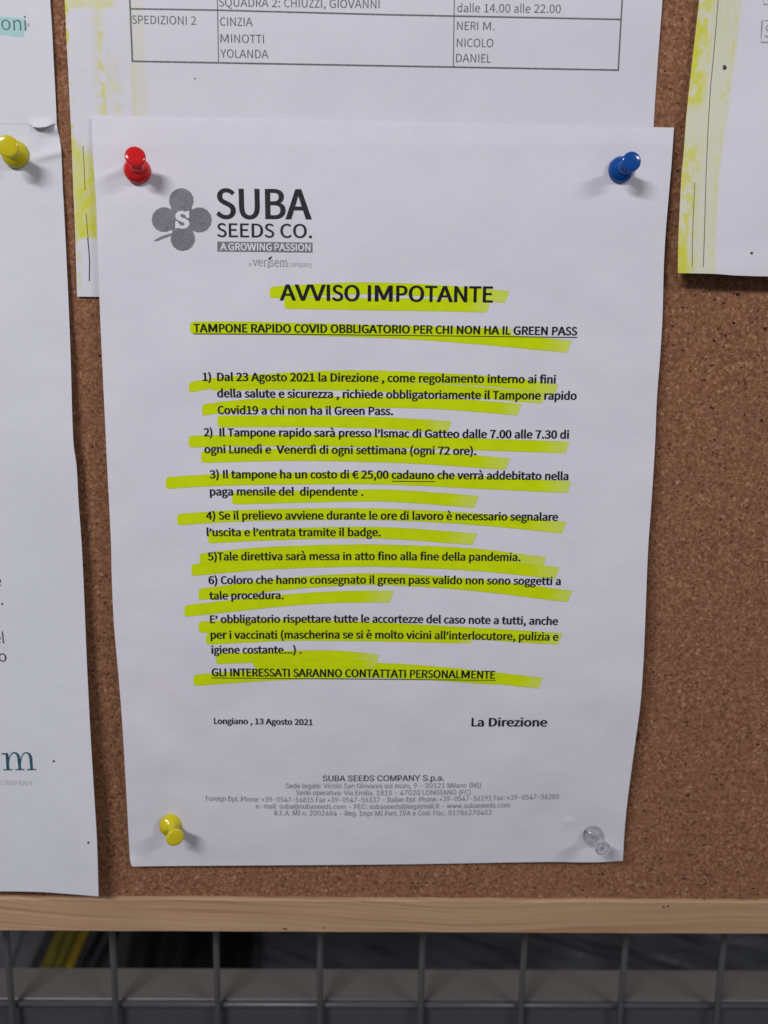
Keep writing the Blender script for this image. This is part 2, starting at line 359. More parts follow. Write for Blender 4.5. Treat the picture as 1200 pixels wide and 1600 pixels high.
# the notice
F_L = [(180.7, 142.8), (256, 146.2), (312.5, 150), (378, 152.3), (444, 154.7), (498, 156.6), (600, 161.3), (720, 167), (850, 173.5), (903, 174.6), (975, 178), (1049.5, 184.6), (1121, 190.4), (1224, 196.5), (1342, 203), (1349, 204.2), (1355, 207)]
F_R = [(199.3, 1053), (256, 1049.3), (294, 1046), (359, 1040.5), (416, 1037.3), (498, 1035), (566, 1030.8), (617, 1026.7), (700, 1023.2), (790, 1017.5), (847, 1013.3), (900, 1010.8), (975, 1008), (1042, 1005), (1100, 1000.6), (1155, 993.3), (1203, 986.7), (1255, 980), (1300, 975.8), (1345, 973.3)]
F_T = [(0, 180.7), (.25, 184.5), (.5, 189.5), (.75, 194.5), (.96, 198.6), (1, 199.3)]
F_B = [(0, 1354), (.07, 1353.2), (.25, 1352.3), (.55, 1350.5), (.85, 1346.8), (.94, 1347.4), (1, 1345)]
def h_front(x, y):
    u = (x-smooth(F_L, y))/(smooth(F_R, y)-smooth(F_L, y)); v = max(0, min(1, (y-190)/1160))
    h = .0015 + (.0034+.0026*max(0, u)**1.3)*math.sin(math.pi*v**2.1)
    h += rip(x, y, 150, .0006, 2.)*(.4+v) + rip(x, y, 55, .00006, 5.)
    h += .0008*sstep(200, 330, y) + .0010*max(0, min(1, (y-181)/44))
    # lower edge ripples between its two pins, dimples under each pin
    h += .0007*sstep(1180, 1330, y)*math.sin((x-268)/657*math.pi*2+.6)*(.0 if x < 268 else 1)
    for (bx, by) in ((215.3, 268), (969.3, 266), (266.7, 1287), (925.5, 1305)):
        h -= .0006*math.exp(-((x-bx)**2+(y-by)**2)/(2*26**2))
    # little dents and a crease
    for (bx, by, s, a) in ((924.5, 249, 4, .00022), (889, 1284, 5, .0005), (800, 1212, 26, .0003), (716, 1115, 20, -.00022), (833, 1095, 24, .0003), (640, 1180, 34, -.0004), (430, 1190, 30, .0004), (905, 1130, 22, -.0004), (250, 1180, 18, .0003), (560, 1310, 26, .0004), (300, 560, 30, .00022), (930, 470, 34, .0003), (960, 880, 20, .0003), (240, 830, 22, .0003), (520, 380, 40, .00025), (700, 300, 44, -.0003)):
        h += a*math.exp(-((x-bx)**2+(y-by)**2*1.6)/(2*s*s))
    h += .00028*math.exp(-((y-(282-(x-150)*.42))/5)**2)*sstep(215, 180, x)*sstep(146, 160, x)
    h += .0009*sstep(24, 0, math.hypot(x-206, y-1352))
    return max(h, .0009)
front = sheet('notice_sheet', lambda u: smooth(F_T, u), lambda u: smooth(F_B, u), lambda y: smooth(F_L, y), lambda y: smooth(F_R, y), h_front, lins(0, 1, 170), lins(0, 1, 230), M_paper)
tag(front, 'white A4 notice with yellow highlighted lines and a clover logo, in the middle', 'notice')

def stain_noise(x, y, sx, sy, o): return .5+.5*noise.fractal(Vector((x/sx, y/sy, o)), .8, 2.1, 4)
YEL = lambda k_: (.66*k_, .66*k_, .07*k_)
def inkmix(m, strong): 
    m = max(0, min(1, m)); return (.64, .64, .045 if strong else .12, m)
# shift roster behind the notice
C_L = [(-420, 74.5), (0, 101), (60, 103.7), (120, 107), (187, 110.2), (219, 111.6), (294, 114.4), (359, 117.2), (425, 119.3), (463.4, 120.4)]
C_R = [(-420, 1058), (0, 1035), (82, 1028.8), (196, 1021.4), (470, 1010)]
def h_roster(x, y): return .00045+.0010*sstep(185, 10, y)+.00045*sstep(250, 465, y)+rip(x, y, 160, .00008, 11.)
def ink_roster(x, y, u):
    d = x-smooth(C_L, y); m = 0.
    n1 = stain_noise(x, y, 14, 18, 3.); n2 = stain_noise(x, y, 5, 9, 8.); n3 = stain_noise(x, y, 30, 60, 15.)
    if d < 150:
        m = max(m, .55*sstep(14+3*n1, 8+3*n1, y)*sstep(84, 70, d)*(.4+.8*n1))                       # band across the top
        m = max(m, .9*sstep(9, 2, d)*sstep(.46, .60, n3)*sstep(.3, .6, n1))                           # broken edge
        m = max(m, .75*math.exp(-((d-51-(y*.01))/5.5)**2)*sstep(20, 60, y)*sstep(.38, .58, n1)*sstep(195, 170, y))
        m = max(m, .38*math.exp(-((d-50)/9)**2)*sstep(.25, .6, n1)*sstep(200, 180, y))
        dots = math.exp(-(((y % 10.)-5)/2.6)**2)
        m = max(m, .7*math.exp(-((d-62)/2.6)**2)*dots*sstep(.40, .55, n2)*sstep(60, 85, y)*sstep(182, 150, y))
        m = max(m, .36*sstep(56, 70, d)*sstep(90, 76, d)*sstep(.35, .75, n1)*sstep(70, 100, y))
        m = max(m, (.42 if y > 100 else .14)*math.exp(-((d-101-(y-100)*.004)/3.)**2)*sstep(-5, 20, y))
        m = max(m, .20*sstep(101, 103, d)*sstep(124, 119, d)*(.6+.6*n1)*sstep(-5, 10, y))
        blk = sstep(205, 240, y+d*-.5)*sstep(376, 369, y)*sstep(-1, 1, d)
        m = max(m, blk*(.58+.34*n1*n3*2))
        m = max(m, .75*blk*sstep(9, 3, d)*sstep(.3, .6, n1))
        m = max(m, .45*sstep(375, 385, y)*sstep(440, 400, y)*math.exp(-((d-5)/3)**2)*sstep(.4, .6, n1))
    return inkmix(m*(.82+.36*n2), True)
us = lins(0, .17, 110)+lins(.17, 1, 60)[1:]
roster = sheet('shift_roster_sheet', lambda u: -420, lambda u: 463.4+(.5)*u*20, lambda y: smooth(C_L, y), lambda y: smooth(C_R, y), h_roster, us, lins(0, .45, 16)+lins(.45, 1, 230)[1:], M_paper_ink, ink_roster)
tag(roster, 'white shift roster with a printed table and yellow smears, behind the notice', 'paper sheet')

# sheet on the right
D_L = [(-420, 1138), (0, 1092.5), (66, 1085), (127, 1078), (180, 1072.5), (240, 1068), (275, 1064.7), (312, 1062.8), (369, 1060), (427, 1059)]
def h_right(x, y): return .0014+.0054*sstep(40, 430, y)+.0007*math.sin((x-1059)/60)*sstep(380, 430, y)+rip(x, y, 120, .0001, 21.)
def ink_right(x, y, u):
    d = x-smooth(D_L, y); n1 = stain_noise(x, y, 16, 22, 33.); n2 = stain_noise(x, y, 5, 9, 38.); n3 = stain_noise(x, y, 40, 45, 41.)
    m = 0.
    if d < 110:
        edge = 66 if y < 110 else 58+6*sstep(300, 110, y)
        m = .36*sstep(edge+4, edge-2, d)*(.6+.7*stain_noise(x, y, 6, 90, 50.))                     # pale wash in upright streaks
        m = max(m, .95*sstep(40, 14, d)*sstep(.28, .50, .5*n1+.5*n3)*sstep(190, 150, y))
        m = max(m, .8*sstep(44, 14, d)*sstep(.32, .54, .6*n1+.4*n2)*sstep(200, 240, y))
        m = max(m, .95*sstep(26, 8, d)*sstep(320, 400, y)*(.55+.8*n1))
        m = max(m, .6*sstep(5, 0, d)*sstep(.2, .5, n1))
        m = max(m, .65*math.exp(-((d-edge+4)/3.2)**2)*sstep(.36, .56, n1))
        m = max(m, .7*sstep(34, 38, d)*sstep(60, 54, d)*sstep(6, 0, abs(y-148+(d-45)*.1))*sstep(.2, .5, n2))
        m = max(m, .5*sstep(46, 50, d)*sstep(72, 66, d)*sstep(.5, .62, n2)*sstep(120, 145, y)*sstep(200, 160, y))
    return inkmix(m*(.82+.36*n2), True)
D_B = [(0, 426.7), (.08, 428), (.12, 430.3), (.2, 432), (1, 440)]
us = lins(0, .16, 95)+lins(.16, 1, 40)[1:]
right = sheet('list_sheet', lambda u: -420, lambda u: smooth(D_B, u), lambda y: smooth(D_L, y), lambda y: 1800, h_right, us, lins(0, .48, 16)+lins(.48, 1, 210)[1:], M_paper_ink, ink_right)
tag(right, 'white paper at upper right with bright yellow smears along its left edge', 'paper sheet')

for fr, ins in ((.35, 3.5), (.6, 2.6), (.82, 1.6)):     # unseen sheets added behind it to block light in the gap
    sheet('light_block_sheet', lambda u: -420, lambda u: smooth(D_B, u)-ins, lambda y: smooth(D_L, y)+ins*.8, lambda y: 1800, lambda x, y: h_right(x, y)*fr,
          lins(0, 1, 30), lins(0, 1, 50), M_paper).parent = right
# sheets on the left
A_R = [(-420, 62), (0, 78.4), (25, 80), (50, 81.5), (100, 84), (155, 87), (193, 88.6), (205, 89)]
AB = [(-700, 188), (-100, 192.3), (40, 193.5), (46, 193.6), (52, 198.5), (62, 199.3), (72, 198.2), (84, 193.8), (89, 193.3)]
def h_upleft(x, y):
    h = .00098+rip(x, y, 130, .00006, 61.)*sstep(180, 60, y)
    h += .0016*sstep(42, 56, x)*sstep(88, 76, x)*sstep(183, 199, y)
    return h
upleft = sheet('upper_left_sheet', lambda u: -420, lambda u: interp(AB, -700+789*u), lambda y: -700, lambda y: smooth(A_R, y), h_upleft, lins(0, .85, 20)+lins(.85, 1, 90)[1:], lins(0, .6, 14)+lins(.6, 1, 80)[1:], M_paper_blue)
tag(upleft, 'white paper with a teal highlighted word, at the upper left corner above the yellow pin', 'paper sheet')
B_R = [(150, 85), (194, 88.7), (214, 92.6), (235, 95.6), (257, 96.6), (297, 98.2), (316, 99.4), (387, 103), (490, 107.8), (560, 110.4), (690, 114.6), (730, 119.8), (780, 122.4), (850, 127.5), (921, 131), (1028, 135.4), (1135, 140.7), (1224, 146), (1313, 151.4), (1400, 153.9)]
BB = [(-700, 1384), (-200, 1390), (0, 1392.6), (60, 1393.6), (110, 1397), (154, 1400.5)]
def h_lowleft(x, y):
    h = .0009+.0034*sstep(240, 800, y)+.0040*sstep(900, 1400, y)*(.55+.45*sstep(-100, 150, x))+rip(x, y, 150, .0002, 71.)*sstep(200, 330, y)
    fold = 250-(x-45)*.26
    h += .00075*sstep(fold-46, fold, y)*sstep(fold+2, fold-1, y)*sstep(35, 60, x)*0 + .0006*math.exp(-((y-fold)/7)**2)*sstep(30, 70, x)
    h -= .0009*sstep(200, 214, y)*sstep(fold, 214, y)*sstep(50, 85, x)
    return h
lowleft = sheet('lower_left_sheet', lambda u: 176, lambda u: smooth(BB, -700+854*u), lambda y: -700, lambda y: smooth(B_R, y), h_lowleft, lins(0, .78, 20)+lins(.78, 1, 70)[1:], lins(0, .12, 60)+lins(.12, 1, 140)[1:], M_paper_blue)
tag(lowleft, 'tall white paper at left with a large teal letter m near its foot', 'paper sheet')

# Glyph outlines for the printed lettering, closed polylines in 1/1000 em:
# character code, advance, number of outlines, then for each outline its count and its x, y pairs
GLYPHS_C = [
32,197,0,40,297,1,36,210,-172,259,-150,210,-52,175,52,154,162,148,273,154,384,175,493,210,598,259,696,210,719,156,618,115,511,90,397,81,273,90,149,
115,35,156,-72,41,297,1,36,87,-172,141,-72,182,35,207,149,216,273,207,397,182,511,141,618,87,719,37,696,86,598,122,493,143,384,150,273,143,162,122,52,
86,-52,37,-150,44,244,1,44,66,-167,119,-136,160,-94,185,-43,194,17,190,56,176,86,155,104,127,111,103,107,84,96,71,78,66,54,71,31,83,13,102,2,125,-2,
134,-1,128,-38,111,-71,83,-98,47,-119,46,244,1,32,122,-11,145,-7,163,5,175,25,180,49,175,74,163,94,145,106,122,111,99,106,81,94,69,74,64,49,69,25,81,
5,99,-7,48,488,2,40,244,-11,312,2,368,42,409,109,435,203,445,324,435,444,409,537,368,603,312,642,244,655,176,642,121,603,79,537,53,444,44,324,53,203,
79,109,121,42,176,2,40,244,54,203,64,169,94,144,147,127,224,121,324,127,424,144,500,169,552,203,582,244,592,285,582,319,552,345,500,361,424,367,324,
361,224,345,147,319,94,285,64,49,488,1,28,77,0,431,0,431,67,301,67,301,644,240,644,212,630,181,618,146,607,106,598,106,547,221,547,221,67,77,67,50,
488,1,62,39,0,444,0,444,69,265,69,160,63,263,169,343,270,395,369,413,467,404,530,380,582,341,622,289,647,225,655,168,649,119,630,75,600,35,561,82,516,
110,546,142,569,177,585,215,590,268,581,305,554,327,514,334,463,316,376,262,280,170,171,39,47,51,488,1,112,231,-11,297,-3,354,20,399,58,428,109,438,
172,428,233,399,280,355,315,302,336,302,340,349,363,385,397,408,441,416,495,407,550,382,595,342,628,290,648,228,655,176,650,129,634,87,609,49,579,92,
528,121,553,153,573,188,586,226,590,271,583,306,563,327,530,335,488,329,449,310,415,277,389,226,372,156,365,156,304,235,298,291,281,329,254,350,218,
357,175,347,125,320,87,279,64,226,55,175,61,133,78,97,101,67,129,25,77,61,44,107,15,163,-4,52,488,2,22,299,0,374,0,374,177,460,177,460,242,374,242,
374,644,286,644,18,230,18,177,299,177,12,299,242,101,242,248,461,300,556,303,556,299,439,53,488,1,82,230,-11,294,-2,351,26,398,71,429,132,441,209,431,
285,403,343,361,383,308,407,247,415,220,413,195,408,172,400,150,389,167,575,409,575,409,644,97,644,76,344,119,316,145,333,170,344,196,352,226,354,281,
344,323,315,350,269,359,207,349,144,319,96,276,66,222,55,171,61,129,77,94,100,64,127,24,74,60,42,106,15,161,-4,54,488,2,76,264,-11,322,-2,373,26,413,
70,440,128,450,198,442,271,418,327,381,368,331,392,271,400,232,394,194,379,157,355,125,322,135,427,159,503,195,553,239,581,291,590,320,586,347,576,
372,561,393,540,438,590,409,616,374,637,334,651,287,655,215,643,150,606,97,539,62,441,49,308,60,193,90,103,136,40,195,1,32,127,258,159,296,193,322,
226,336,257,340,309,330,345,301,366,257,373,198,365,138,342,92,307,62,264,52,210,65,168,105,140,170,55,488,1,28,174,0,257,0,267,140,285,263,318,375,
370,484,446,596,446,644,43,644,43,575,356,575,276,446,222,313,189,168,56,488,3,74,246,-11,313,-3,369,20,411,56,438,102,447,155,438,214,414,260,380,
296,339,324,339,329,368,356,396,392,416,435,424,484,417,540,394,587,357,623,308,646,248,654,178,642,122,609,85,557,71,490,78,443,97,403,125,369,158,
342,158,338,115,309,77,270,51,220,40,160,50,104,78,57,122,20,179,-3,32,290,350,235,373,188,403,156,440,144,490,152,533,173,565,206,586,247,594,293,
585,327,561,348,525,356,480,352,445,339,411,318,380,32,247,48,193,57,150,82,122,119,112,167,118,211,137,250,165,285,200,313,265,285,320,254,357,213,
371,157,362,113,337,79,298,56,57,488,2,76,206,-11,277,1,341,41,393,110,427,212,440,350,429,460,399,546,353,607,293,643,223,655,166,646,115,618,75,574,
48,516,39,446,47,374,70,318,107,277,157,253,216,244,256,250,296,266,332,290,365,322,353,218,329,142,294,92,252,64,204,55,173,59,144,68,118,84,95,105,
51,54,81,28,116,7,158,-6,32,364,390,331,351,297,324,262,309,229,304,179,314,143,343,121,388,114,446,123,507,146,553,181,583,224,593,279,580,321,541,
350,478,58,244,2,32,122,343,145,347,163,360,175,379,180,404,175,429,163,448,145,461,122,466,99,461,81,448,69,429,64,404,69,379,81,360,99,347,32,122,
-11,145,-7,163,5,175,25,180,49,175,74,163,94,145,106,122,111,99,106,81,94,69,74,64,49,69,25,81,5,99,-7,65,534,2,16,4,0,85,0,148,197,383,197,445,0,531,
0,312,644,221,644,12,168,261,199,360,264,578,267,578,332,360,363,261,66,577,3,44,89,0,293,0,374,7,442,30,493,68,526,121,538,189,528,248,501,293,459,
325,407,343,407,347,447,368,477,400,495,441,501,487,490,547,460,591,413,621,352,639,279,644,89,644,22,170,371,170,580,269,580,335,574,383,556,411,524,
421,476,412,432,385,399,336,378,265,371,22,170,65,170,308,282,308,357,301,412,279,446,243,458,192,446,135,411,96,356,73,282,65,67,561,1,76,331,-11,
390,-5,442,13,488,42,529,81,484,133,452,102,417,79,378,65,335,60,267,72,211,106,170,161,143,234,134,324,144,413,171,485,214,539,270,573,337,584,376,
580,411,567,442,548,469,524,513,576,481,606,440,631,392,649,336,655,244,641,165,598,104,529,65,436,51,322,65,207,103,114,163,46,240,3,68,604,2,26,89,
0,253,0,359,14,442,55,503,122,540,212,553,324,540,436,503,526,442,591,357,630,250,644,89,644,26,170,67,170,578,242,578,324,567,388,536,433,484,460,
413,469,324,460,235,433,163,388,111,324,78,242,67,69,517,1,24,89,0,469,0,469,69,170,69,170,304,414,304,414,373,170,373,170,575,459,575,459,644,89,644,
71,605,1,84,342,-11,403,-6,458,10,504,33,540,63,540,334,329,334,329,266,466,266,466,98,443,82,415,70,383,62,350,60,274,72,214,106,170,161,144,234,134,
324,144,413,172,485,217,539,277,573,349,584,393,579,430,566,461,547,488,524,532,576,500,605,459,630,408,649,346,655,250,641,169,598,106,529,65,436,51,
322,65,207,104,114,166,46,246,3,72,640,1,24,89,0,170,0,170,304,470,304,470,0,552,0,552,644,470,644,470,374,170,374,170,644,89,644,73,257,1,8,89,0,170,
0,170,644,89,644,76,477,1,12,89,0,452,0,452,69,170,69,170,644,89,644,77,713,1,56,89,0,162,0,162,357,161,402,158,451,155,501,151,546,155,546,206,400,
329,65,383,65,504,400,556,546,560,546,556,501,553,451,550,402,549,357,549,0,625,0,625,644,527,644,404,300,359,165,356,165,309,300,186,644,89,644,78,
635,1,44,89,0,165,0,165,338,164,389,162,440,159,490,156,539,159,539,228,407,463,0,546,0,546,644,469,644,469,309,470,258,473,206,477,155,481,105,476,
105,407,238,171,644,89,644,79,652,2,40,326,-11,417,4,493,47,551,117,588,210,601,324,588,438,551,530,493,598,417,641,326,655,235,641,159,598,101,530,
64,438,51,324,64,210,101,117,159,47,235,4,40,326,60,262,72,208,107,168,162,143,235,134,324,143,413,168,485,208,539,262,573,326,584,390,573,443,539,
483,485,509,413,517,324,509,235,483,162,443,107,390,72,80,556,2,30,89,0,170,0,170,257,276,257,355,264,420,287,470,326,502,382,513,455,502,529,470,582,
419,618,353,638,272,644,89,644,24,170,322,170,578,262,578,323,574,371,562,405,539,425,504,432,455,422,395,391,354,339,330,265,322,81,652,2,40,326,56,
262,68,208,103,168,159,143,233,134,324,143,413,168,485,208,539,262,573,326,584,390,573,443,539,483,485,509,413,517,324,509,233,483,159,443,103,390,68,
74,523,-162,551,-161,576,-157,598,-153,615,-147,599,-84,586,-88,570,-91,552,-93,532,-94,482,-89,437,-72,401,-45,373,-8,449,18,512,66,560,134,590,221,
601,324,588,438,551,530,493,598,417,641,326,655,235,641,159,598,101,530,64,438,51,324,62,219,93,131,143,62,208,15,286,-9,322,-70,374,-118,441,-150,82,
558,2,22,170,338,170,578,278,578,345,572,394,553,424,517,434,464,424,409,394,369,345,346,278,338,34,442,0,533,0,370,282,429,305,475,343,504,396,515,
464,504,534,473,585,426,619,364,638,290,644,89,644,89,0,170,0,170,273,286,273,83,524,1,108,267,-11,341,-2,402,24,448,63,476,113,486,171,476,234,448,
281,405,316,353,344,262,383,224,400,189,421,164,451,155,491,163,530,187,559,225,578,275,584,318,580,356,568,391,549,422,525,464,576,426,608,381,633,
330,650,275,655,209,647,153,624,110,588,82,541,72,485,84,423,115,377,157,343,203,320,295,279,338,259,372,237,395,207,403,164,394,122,368,89,325,67,
268,60,218,65,171,82,128,107,90,140,42,83,88,44,141,14,201,-5,84,526,1,16,222,0,304,0,304,575,499,575,499,644,27,644,27,575,222,575,85,633,1,52,317,
-11,391,-2,455,27,505,79,537,157,548,265,548,644,470,644,470,264,462,183,441,125,408,87,366,66,317,60,269,66,228,87,196,125,174,183,167,264,167,644,
86,644,86,265,97,157,129,79,179,27,243,-2,86,505,1,20,206,0,300,0,505,644,423,644,319,295,257,83,253,83,191,295,86,644,1,644,87,771,1,44,159,0,256,0,
351,388,384,535,387,535,419,388,517,0,615,0,748,644,670,644,601,293,566,84,561,84,515,293,425,644,351,644,262,293,216,84,213,84,174,293,106,644,23,
644,89,467,1,24,192,0,273,0,273,250,467,644,383,644,300,462,235,321,232,321,169,462,85,644,-1,644,192,250,90,530,1,20,44,0,488,0,488,69,144,69,484,
596,484,644,75,644,75,575,384,575,44,49,97,495,2,70,191,-11,234,-6,275,9,313,30,349,57,351,57,358,0,424,0,424,293,418,359,400,414,368,455,321,480,259,
489,203,484,153,469,109,449,72,427,103,372,133,390,168,407,206,418,246,423,294,412,325,385,340,347,344,302,236,285,154,259,96,225,63,180,52,124,62,66,
91,24,135,-2,26,213,54,180,58,154,71,136,94,129,129,140,171,176,205,243,231,344,249,344,116,311,89,279,69,247,58,98,543,2,50,291,-11,354,0,411,32,457,
85,487,156,498,246,490,328,467,395,428,446,375,478,308,489,268,484,230,470,193,449,158,423,162,508,162,699,81,699,81,0,145,0,152,49,156,49,188,24,222,
5,257,-7,34,278,56,252,59,223,67,193,82,162,105,162,357,195,385,227,405,258,417,288,422,346,409,386,373,408,318,415,245,404,166,376,107,332,69,99,448,
1,72,269,-11,311,-7,351,5,389,23,423,48,388,103,364,84,337,69,308,59,276,55,216,68,169,106,139,163,128,238,140,313,171,371,218,408,279,422,305,419,
330,410,352,397,373,380,414,433,387,455,355,472,318,485,275,489,204,479,141,447,91,395,58,325,46,238,57,151,88,82,136,31,197,-1,100,545,2,50,243,-11,
285,-6,323,9,358,30,388,56,391,56,398,0,464,0,464,699,383,699,383,516,387,434,357,457,326,475,292,486,253,489,190,478,133,445,88,393,58,324,47,238,56,
151,81,82,122,31,177,-1,34,261,56,205,69,164,104,138,162,129,239,140,313,169,371,213,408,267,422,296,419,325,410,354,395,383,372,383,121,353,93,324,
72,293,60,101,487,2,60,274,-11,320,-8,361,3,398,18,431,37,402,90,375,75,347,63,316,55,283,53,221,64,172,98,139,151,125,220,446,220,450,265,442,341,
418,403,379,450,326,479,259,489,195,478,137,446,89,394,57,324,46,238,57,152,89,82,139,31,201,-1,18,124,277,140,340,171,387,212,415,261,425,311,416,
348,387,372,341,380,277,102,286,1,56,29,412,94,412,94,0,174,0,174,412,275,412,275,477,174,477,174,553,178,593,191,623,212,641,242,647,255,646,268,643,
282,639,295,633,313,696,295,702,276,707,255,710,233,711,171,700,128,668,102,619,94,554,94,477,29,473,103,496,3,128,242,-220,323,-211,390,-187,441,
-151,472,-106,483,-54,473,-3,441,32,389,52,317,59,223,59,183,63,157,74,144,90,140,111,142,129,148,144,158,156,170,168,187,161,205,156,223,152,241,151,
310,163,365,196,402,248,416,317,413,347,405,374,393,397,377,416,474,416,474,477,308,477,295,482,279,486,260,488,241,489,185,482,137,459,98,424,72,377,
62,319,68,278,82,243,102,213,125,191,125,187,106,171,89,151,77,126,72,98,75,72,84,51,98,33,115,20,115,16,85,-7,63,-33,49,-62,45,-92,59,-147,100,-187,
162,-211,32,241,206,202,214,170,236,148,272,140,319,148,366,169,401,202,423,241,431,281,423,313,401,335,366,343,319,335,272,312,236,280,214,36,253,
-164,195,-158,151,-142,124,-115,115,-81,118,-60,126,-39,141,-19,163,0,225,-7,308,-7,349,-10,380,-21,398,-39,404,-68,394,-104,363,-134,316,-156,104,
533,1,52,81,0,162,0,162,346,195,378,226,401,257,414,292,419,333,412,361,389,377,349,382,292,382,0,462,0,462,302,457,368,440,420,411,458,370,482,316,
489,270,483,229,466,192,440,158,409,162,508,162,699,81,699,105,242,2,8,81,0,162,0,162,477,81,477,32,121,575,143,579,160,590,171,607,175,629,171,650,
160,667,143,677,121,681,100,677,83,667,72,650,69,629,72,607,83,590,100,579,108,250,1,34,165,-11,180,-11,192,-9,203,-7,212,-4,200,57,184,55,175,57,168,
63,163,74,162,90,162,699,81,699,81,95,86,50,101,16,127,-4,109,814,1,90,81,0,162,0,162,346,193,378,224,401,253,415,281,419,321,412,348,389,365,349,370,
292,370,0,450,0,450,346,482,378,513,401,542,415,570,419,610,412,637,389,654,349,659,292,659,0,739,0,739,302,733,368,716,420,688,458,647,482,595,489,
552,483,512,464,474,435,437,398,418,436,391,465,354,483,305,489,264,483,225,466,189,440,156,408,155,408,147,477,81,477,110,536,1,52,81,0,162,0,162,
346,195,378,226,401,257,414,292,419,333,412,361,389,377,349,382,292,382,0,462,0,462,302,457,368,440,420,411,458,370,482,316,489,270,483,229,466,191,
440,156,408,155,408,147,477,81,477,111,532,2,40,266,-11,334,-1,394,31,443,82,475,151,487,238,475,325,443,395,394,447,334,479,266,489,198,479,138,447,
90,395,57,325,46,238,57,151,90,82,138,31,198,-1,32,266,55,210,68,166,106,138,163,128,238,138,313,166,371,210,408,266,422,323,408,367,371,395,313,405,
238,395,163,367,106,323,68,112,545,2,50,81,-201,162,-201,162,-40,159,44,192,20,225,3,258,-8,291,-11,354,0,411,32,457,85,487,156,498,246,490,328,467,
395,428,446,375,478,308,489,267,484,228,469,191,447,156,422,155,422,147,477,81,477,34,278,56,252,59,224,67,193,82,162,105,162,357,195,385,227,405,258,
417,288,422,346,409,386,373,408,318,415,245,404,166,376,107,332,69,114,341,1,46,81,0,162,0,162,307,188,358,218,392,250,411,281,417,295,417,306,415,
317,413,328,409,343,479,331,484,319,487,306,489,292,489,253,482,217,462,184,431,156,390,155,390,147,477,81,477,115,411,1,100,206,-11,280,0,334,30,367,
75,379,130,366,187,332,227,286,254,234,275,195,290,162,307,139,329,131,358,136,384,153,406,180,421,220,427,250,424,277,415,303,401,328,385,366,435,
336,456,301,473,262,485,219,489,149,479,97,450,65,407,54,354,67,301,99,264,143,237,193,216,233,201,268,182,293,157,302,126,296,97,279,73,250,57,208,
51,168,55,132,67,99,85,67,108,28,54,65,28,108,7,156,-6,116,331,1,58,230,-11,253,-10,276,-6,298,0,319,6,303,67,290,62,277,58,262,55,249,54,214,60,191,
78,179,106,175,145,175,412,305,412,305,477,175,477,175,611,108,611,99,477,24,473,24,412,95,412,95,148,99,94,113,50,139,17,177,-4,117,533,1,52,221,-11,
266,-5,307,12,343,39,378,75,380,75,387,0,453,0,453,477,373,477,373,139,341,102,310,77,279,63,244,58,204,65,176,88,160,127,155,185,155,477,74,477,74,
175,79,109,96,57,125,19,166,-4,118,458,1,20,184,0,278,0,446,477,367,477,277,206,233,65,228,65,185,206,95,477,11,477,121,458,1,48,89,-206,152,-193,201,
-158,238,-106,267,-40,446,477,368,477,282,213,243,77,239,77,192,213,95,477,11,477,203,-1,192,-37,175,-78,151,-110,122,-132,85,-140,48,-132,33,-196,45,
-200,58,-203,73,-205,122,417,1,20,31,0,392,0,392,65,132,65,384,434,384,477,58,477,58,412,282,412,31,43,224,495,3,70,191,-11,234,-6,275,9,313,30,349,
57,351,57,358,0,424,0,424,293,418,359,400,414,368,455,321,480,259,489,203,484,153,469,109,449,72,427,103,372,133,390,168,407,206,418,246,423,294,412,
325,385,340,347,344,302,236,285,154,259,96,225,63,180,52,124,62,66,91,24,135,-2,26,213,54,180,58,154,71,136,94,129,129,140,171,176,205,243,231,344,
249,344,116,311,89,279,69,247,58,8,277,562,318,603,178,766,123,713,232,487,3,60,274,-11,320,-8,361,3,398,18,431,37,402,90,375,75,347,63,316,55,283,53,
221,64,172,98,139,151,125,220,446,220,450,265,442,341,418,403,379,450,326,479,259,489,195,478,137,446,89,394,57,324,46,238,57,152,89,82,139,31,201,-1,
18,124,277,140,340,171,387,212,415,261,425,311,416,348,387,372,341,380,277,8,272,562,315,603,176,766,119,713,236,242,2,8,81,0,162,0,162,477,81,477,8,
136,562,177,603,38,766,-18,713,8217,879,1,44,42,526,61,493,102,519,137,556,161,602,170,657,165,691,150,717,128,734,101,741,75,736,56,723,45,704,41,
684,45,661,56,644,74,632,97,627,120,634,115,604,99,575,74,548,8364,488,1,104,22,344,81,344,80,313,81,277,22,273,22,230,86,230,107,146,141,79,188,30,
246,-1,313,-11,363,-5,408,13,447,41,481,80,435,122,409,92,381,71,352,58,318,54,263,66,220,101,187,156,168,230,379,230,379,278,163,278,162,315,163,344,
417,344,417,392,167,392,186,468,219,526,266,561,324,574,354,570,380,558,404,540,425,516,472,561,443,591,408,616,369,632,326,638,254,627,193,596,143,
545,107,476,85,392,22,387,
]
